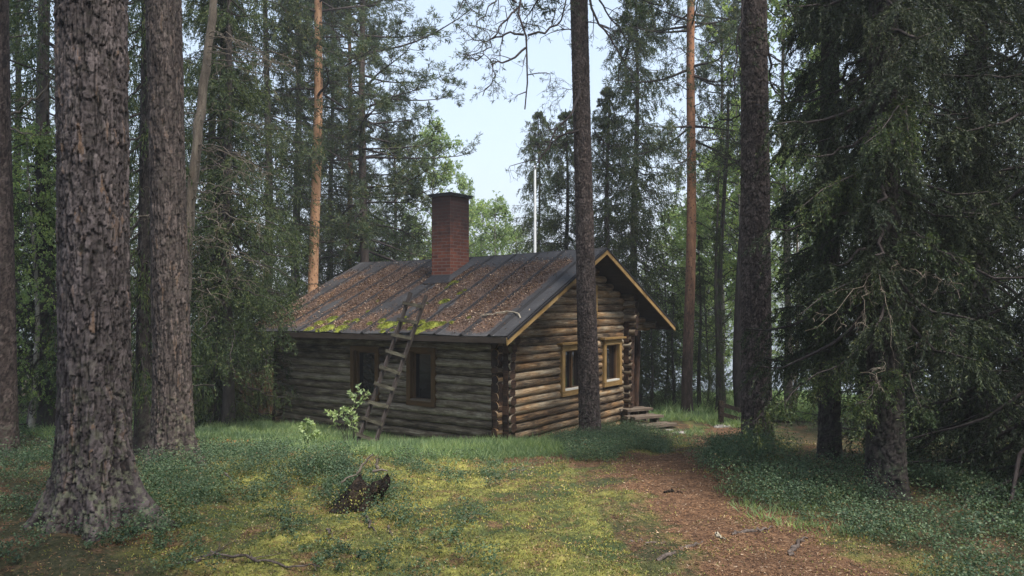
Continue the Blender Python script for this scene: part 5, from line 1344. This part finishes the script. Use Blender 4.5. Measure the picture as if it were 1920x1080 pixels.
for i, (px, py, r, lab) in enumerate([(1275, 812, .17, 'flat stone lying in front of the cabin steps'), (1362, 801, .26, 'wide flat stone slab at the foot of the railing'), (1255, 806, .09, 'little stone left of the flat stone by the steps')]):
    g = gpt(px, py); K, ns = 7, 16; t = np.linspace(0, 1, K); th = np.arange(ns)/ns*2*math.pi; T, A = np.meshgrid(t, th, indexing='ij')
    R = r*np.sqrt(np.clip(1-T**2.5, 0, 1))*(1+.2*np.sin(A*2+i)+.12*np.sin(A*5+i)); V = np.stack([R*np.cos(A), R*np.sin(A)*.7, T*r*.32-.02+.01*vnoise(np.cos(A)*3, np.sin(A)*3, T*3, seed=i)], -1)
    I = np.arange(K*ns).reshape(K, ns); a, bq = I[:-1], I[1:]; mb = MB(); mb.add(V.reshape(-1, 3), np.stack([a, np.roll(a, -1, 1), np.roll(bq, -1, 1), bq], -1).reshape(-1, 4))
    if 'stone' not in M: 
        n = NT('lichen_stone'); n.bsdf(n.ramp(n.noise(n.coord(), 9, 5, .7), [(.35, (.09, .085, .08)), (.6, (.24, .225, .21))]), .9, n.bump(n.noise(n.coord(), 25, 4), .6, .02)); M['stone'] = n.m
    o = mb.build('stone', [M['stone']]); o.location = (g[0], g[1], gz(*g)); tag(o, lab, 'stone')
# bare branch lying on the roof near the front corner
pts = []
for px, py in ((975, 594), (966, 590), (952, 588), (930, 592), (912, 595), (900, 597)):
    s, g = solve_roof(px, py); pts.append(R0+s*RL+g*RG+UP*(float(roof_z(s, g))+.04))
pts = [np.array(at(980, 610, pts[0][1]-.1))]+pts; b = pts[1]; P = resample(np.array(pts)-b, 14, .006, 2)
mb = MB(); V, Q, uv = tubes(P[None], np.linspace(.016, .007, 14)[None], 7); mb.add(V, Q, uv=uv); s_, _ = grow(P[None], 7, .1, .35, 0, 8, .8, 4, .3); s_[..., 2] = np.maximum(s_[..., 2], 0)*.3; V, Q, uv = tubes(s_, np.full((7, 4), .004), 4); mb.add(V, Q, uv=uv)
o = mb.build('fallen_branch', [M['palewood']]); o.location = b; tag(o, 'crooked bare branch lying on the roof at its front corner', 'branch')

# ------------------------------------------------------------------ railing, flagpole, board fence
x0, y0 = gpt(1352, 800); b = np.array([x0, y0, gz(x0, y0)]); rt = empty('railing', tuple(b), 'low dark wooden railing sloping down to the lake', 'railing')
D0 = y0
for (px, py0, py1, dD) in ((1352, 800, 752, 0), (1408, 815, 770, 1.2), (1476, 830, 788, 2.2)):
    p = at(px, py0, D0+dD*.3)-b; q = at(px, py1, D0+dD*.3)-b; p[2] = min(p[2], -.0)-.1
    mb = MB(); mb.box((p+q)/2, (q-p)/2, np.array([.05, 0, 0]), np.array([0, .05, 0])); mb.build('post', [M['deadwood']], rt, smooth=False)
for (ya, yb) in ((757, 797), (775, 812)):
    p = at(1348, ya, D0-.06)-b; q = at(1482, yb, D0+.6)-b; mb = MB(); mb.box((p+q)/2, (q-p)/2, np.array([0, .02, 0]), np.array([0, 0, .045])); mb.build('rail', [M['deadwood']], rt, smooth=False)
xf = (1003-960)/F_PX*23; bf = np.array([xf, 23, gz(xf, 23)]); rt = empty('flagpole', tuple(bf), 'slim white flagpole standing behind the cabin ridge', 'flagpole')
zt = at(1003, 316, 23)[2]-bf[2]; n = NT('white_pole_paint'); n.bsdf((.75, .77, .80), .5); M['white'] = n.m
mb = MB(); P = np.array([[0, 0, -.1], [0, 0, zt*.5], [0, 0, zt]])[None]; V, Q, uv = tubes(P, np.array([[.055, .05, .035]]), 14); mb.add(V, Q, uv=uv); mb.build('pole', [M['white']], rt)
mb = MB(); t = np.linspace(0, 1, 6); R_ = .05*np.sin(np.pi*t)+.002; P = np.stack([0*t, 0*t, zt+.09*t], 1)[None]; V, Q, uv = tubes(P, R_[None], 12); mb.add(V, Q, uv=uv); mb.build('finial', [M['white']], rt)
# reddish board fence in the shade left of the cabin
xa = (355-960)/F_PX*19.5; b = np.array([xa, 19.5, gz(xa, 19.5)]); rt = empty('board_fence', tuple(b), 'old reddish board fence in the shade left of the cabin', 'fence')
n_b = 16; mb = MB()
for i in range(n_b):
    mb.box([i*.155, 0, .62+.03*math.sin(i*3)], [0, 0, .62], [.066, 0, 0], [0, .012, 0])
mb.build('boards', [wood_mat('red_board', [(.3, (.03, .016, .011)), (.7, (.11, .058, .038))])], rt, smooth=False)
mb = MB()
for z in (.3, .95): mb.box([n_b*.155/2, .04, z], [n_b*.155/2, 0, 0], [0, .02, 0], [0, 0, .04])
mb.build('rails', [M['deadwood']], rt, smooth=False)

# ------------------------------------------------------------------ damp forest air
n = NT('damp_air'); v = n.n('ShaderNodeVolumePrincipled'); v.inputs['Color'].default_value = (.90, .93, 1.0, 1); v.inputs['Density'].default_value = .0018; v.inputs['Anisotropy'].default_value = .2
n.t.links.new(v.outputs[0], n.out.inputs['Volume'])
x0, x1, y0, y1, z0, z1 = -930, 930, -90, 1030, -8, 92
c = [(x, y, z) for z in (z0, z1) for y in (y0, y1) for x in (x0, x1)]
tag(link('haze', mesh('haze', c, [(0, 2, 3, 1), (4, 5, 7, 6), (0, 1, 5, 4), (2, 6, 7, 3), (0, 4, 6, 2), (1, 3, 7, 5)], smooth=False), n.m), kind='stuff')
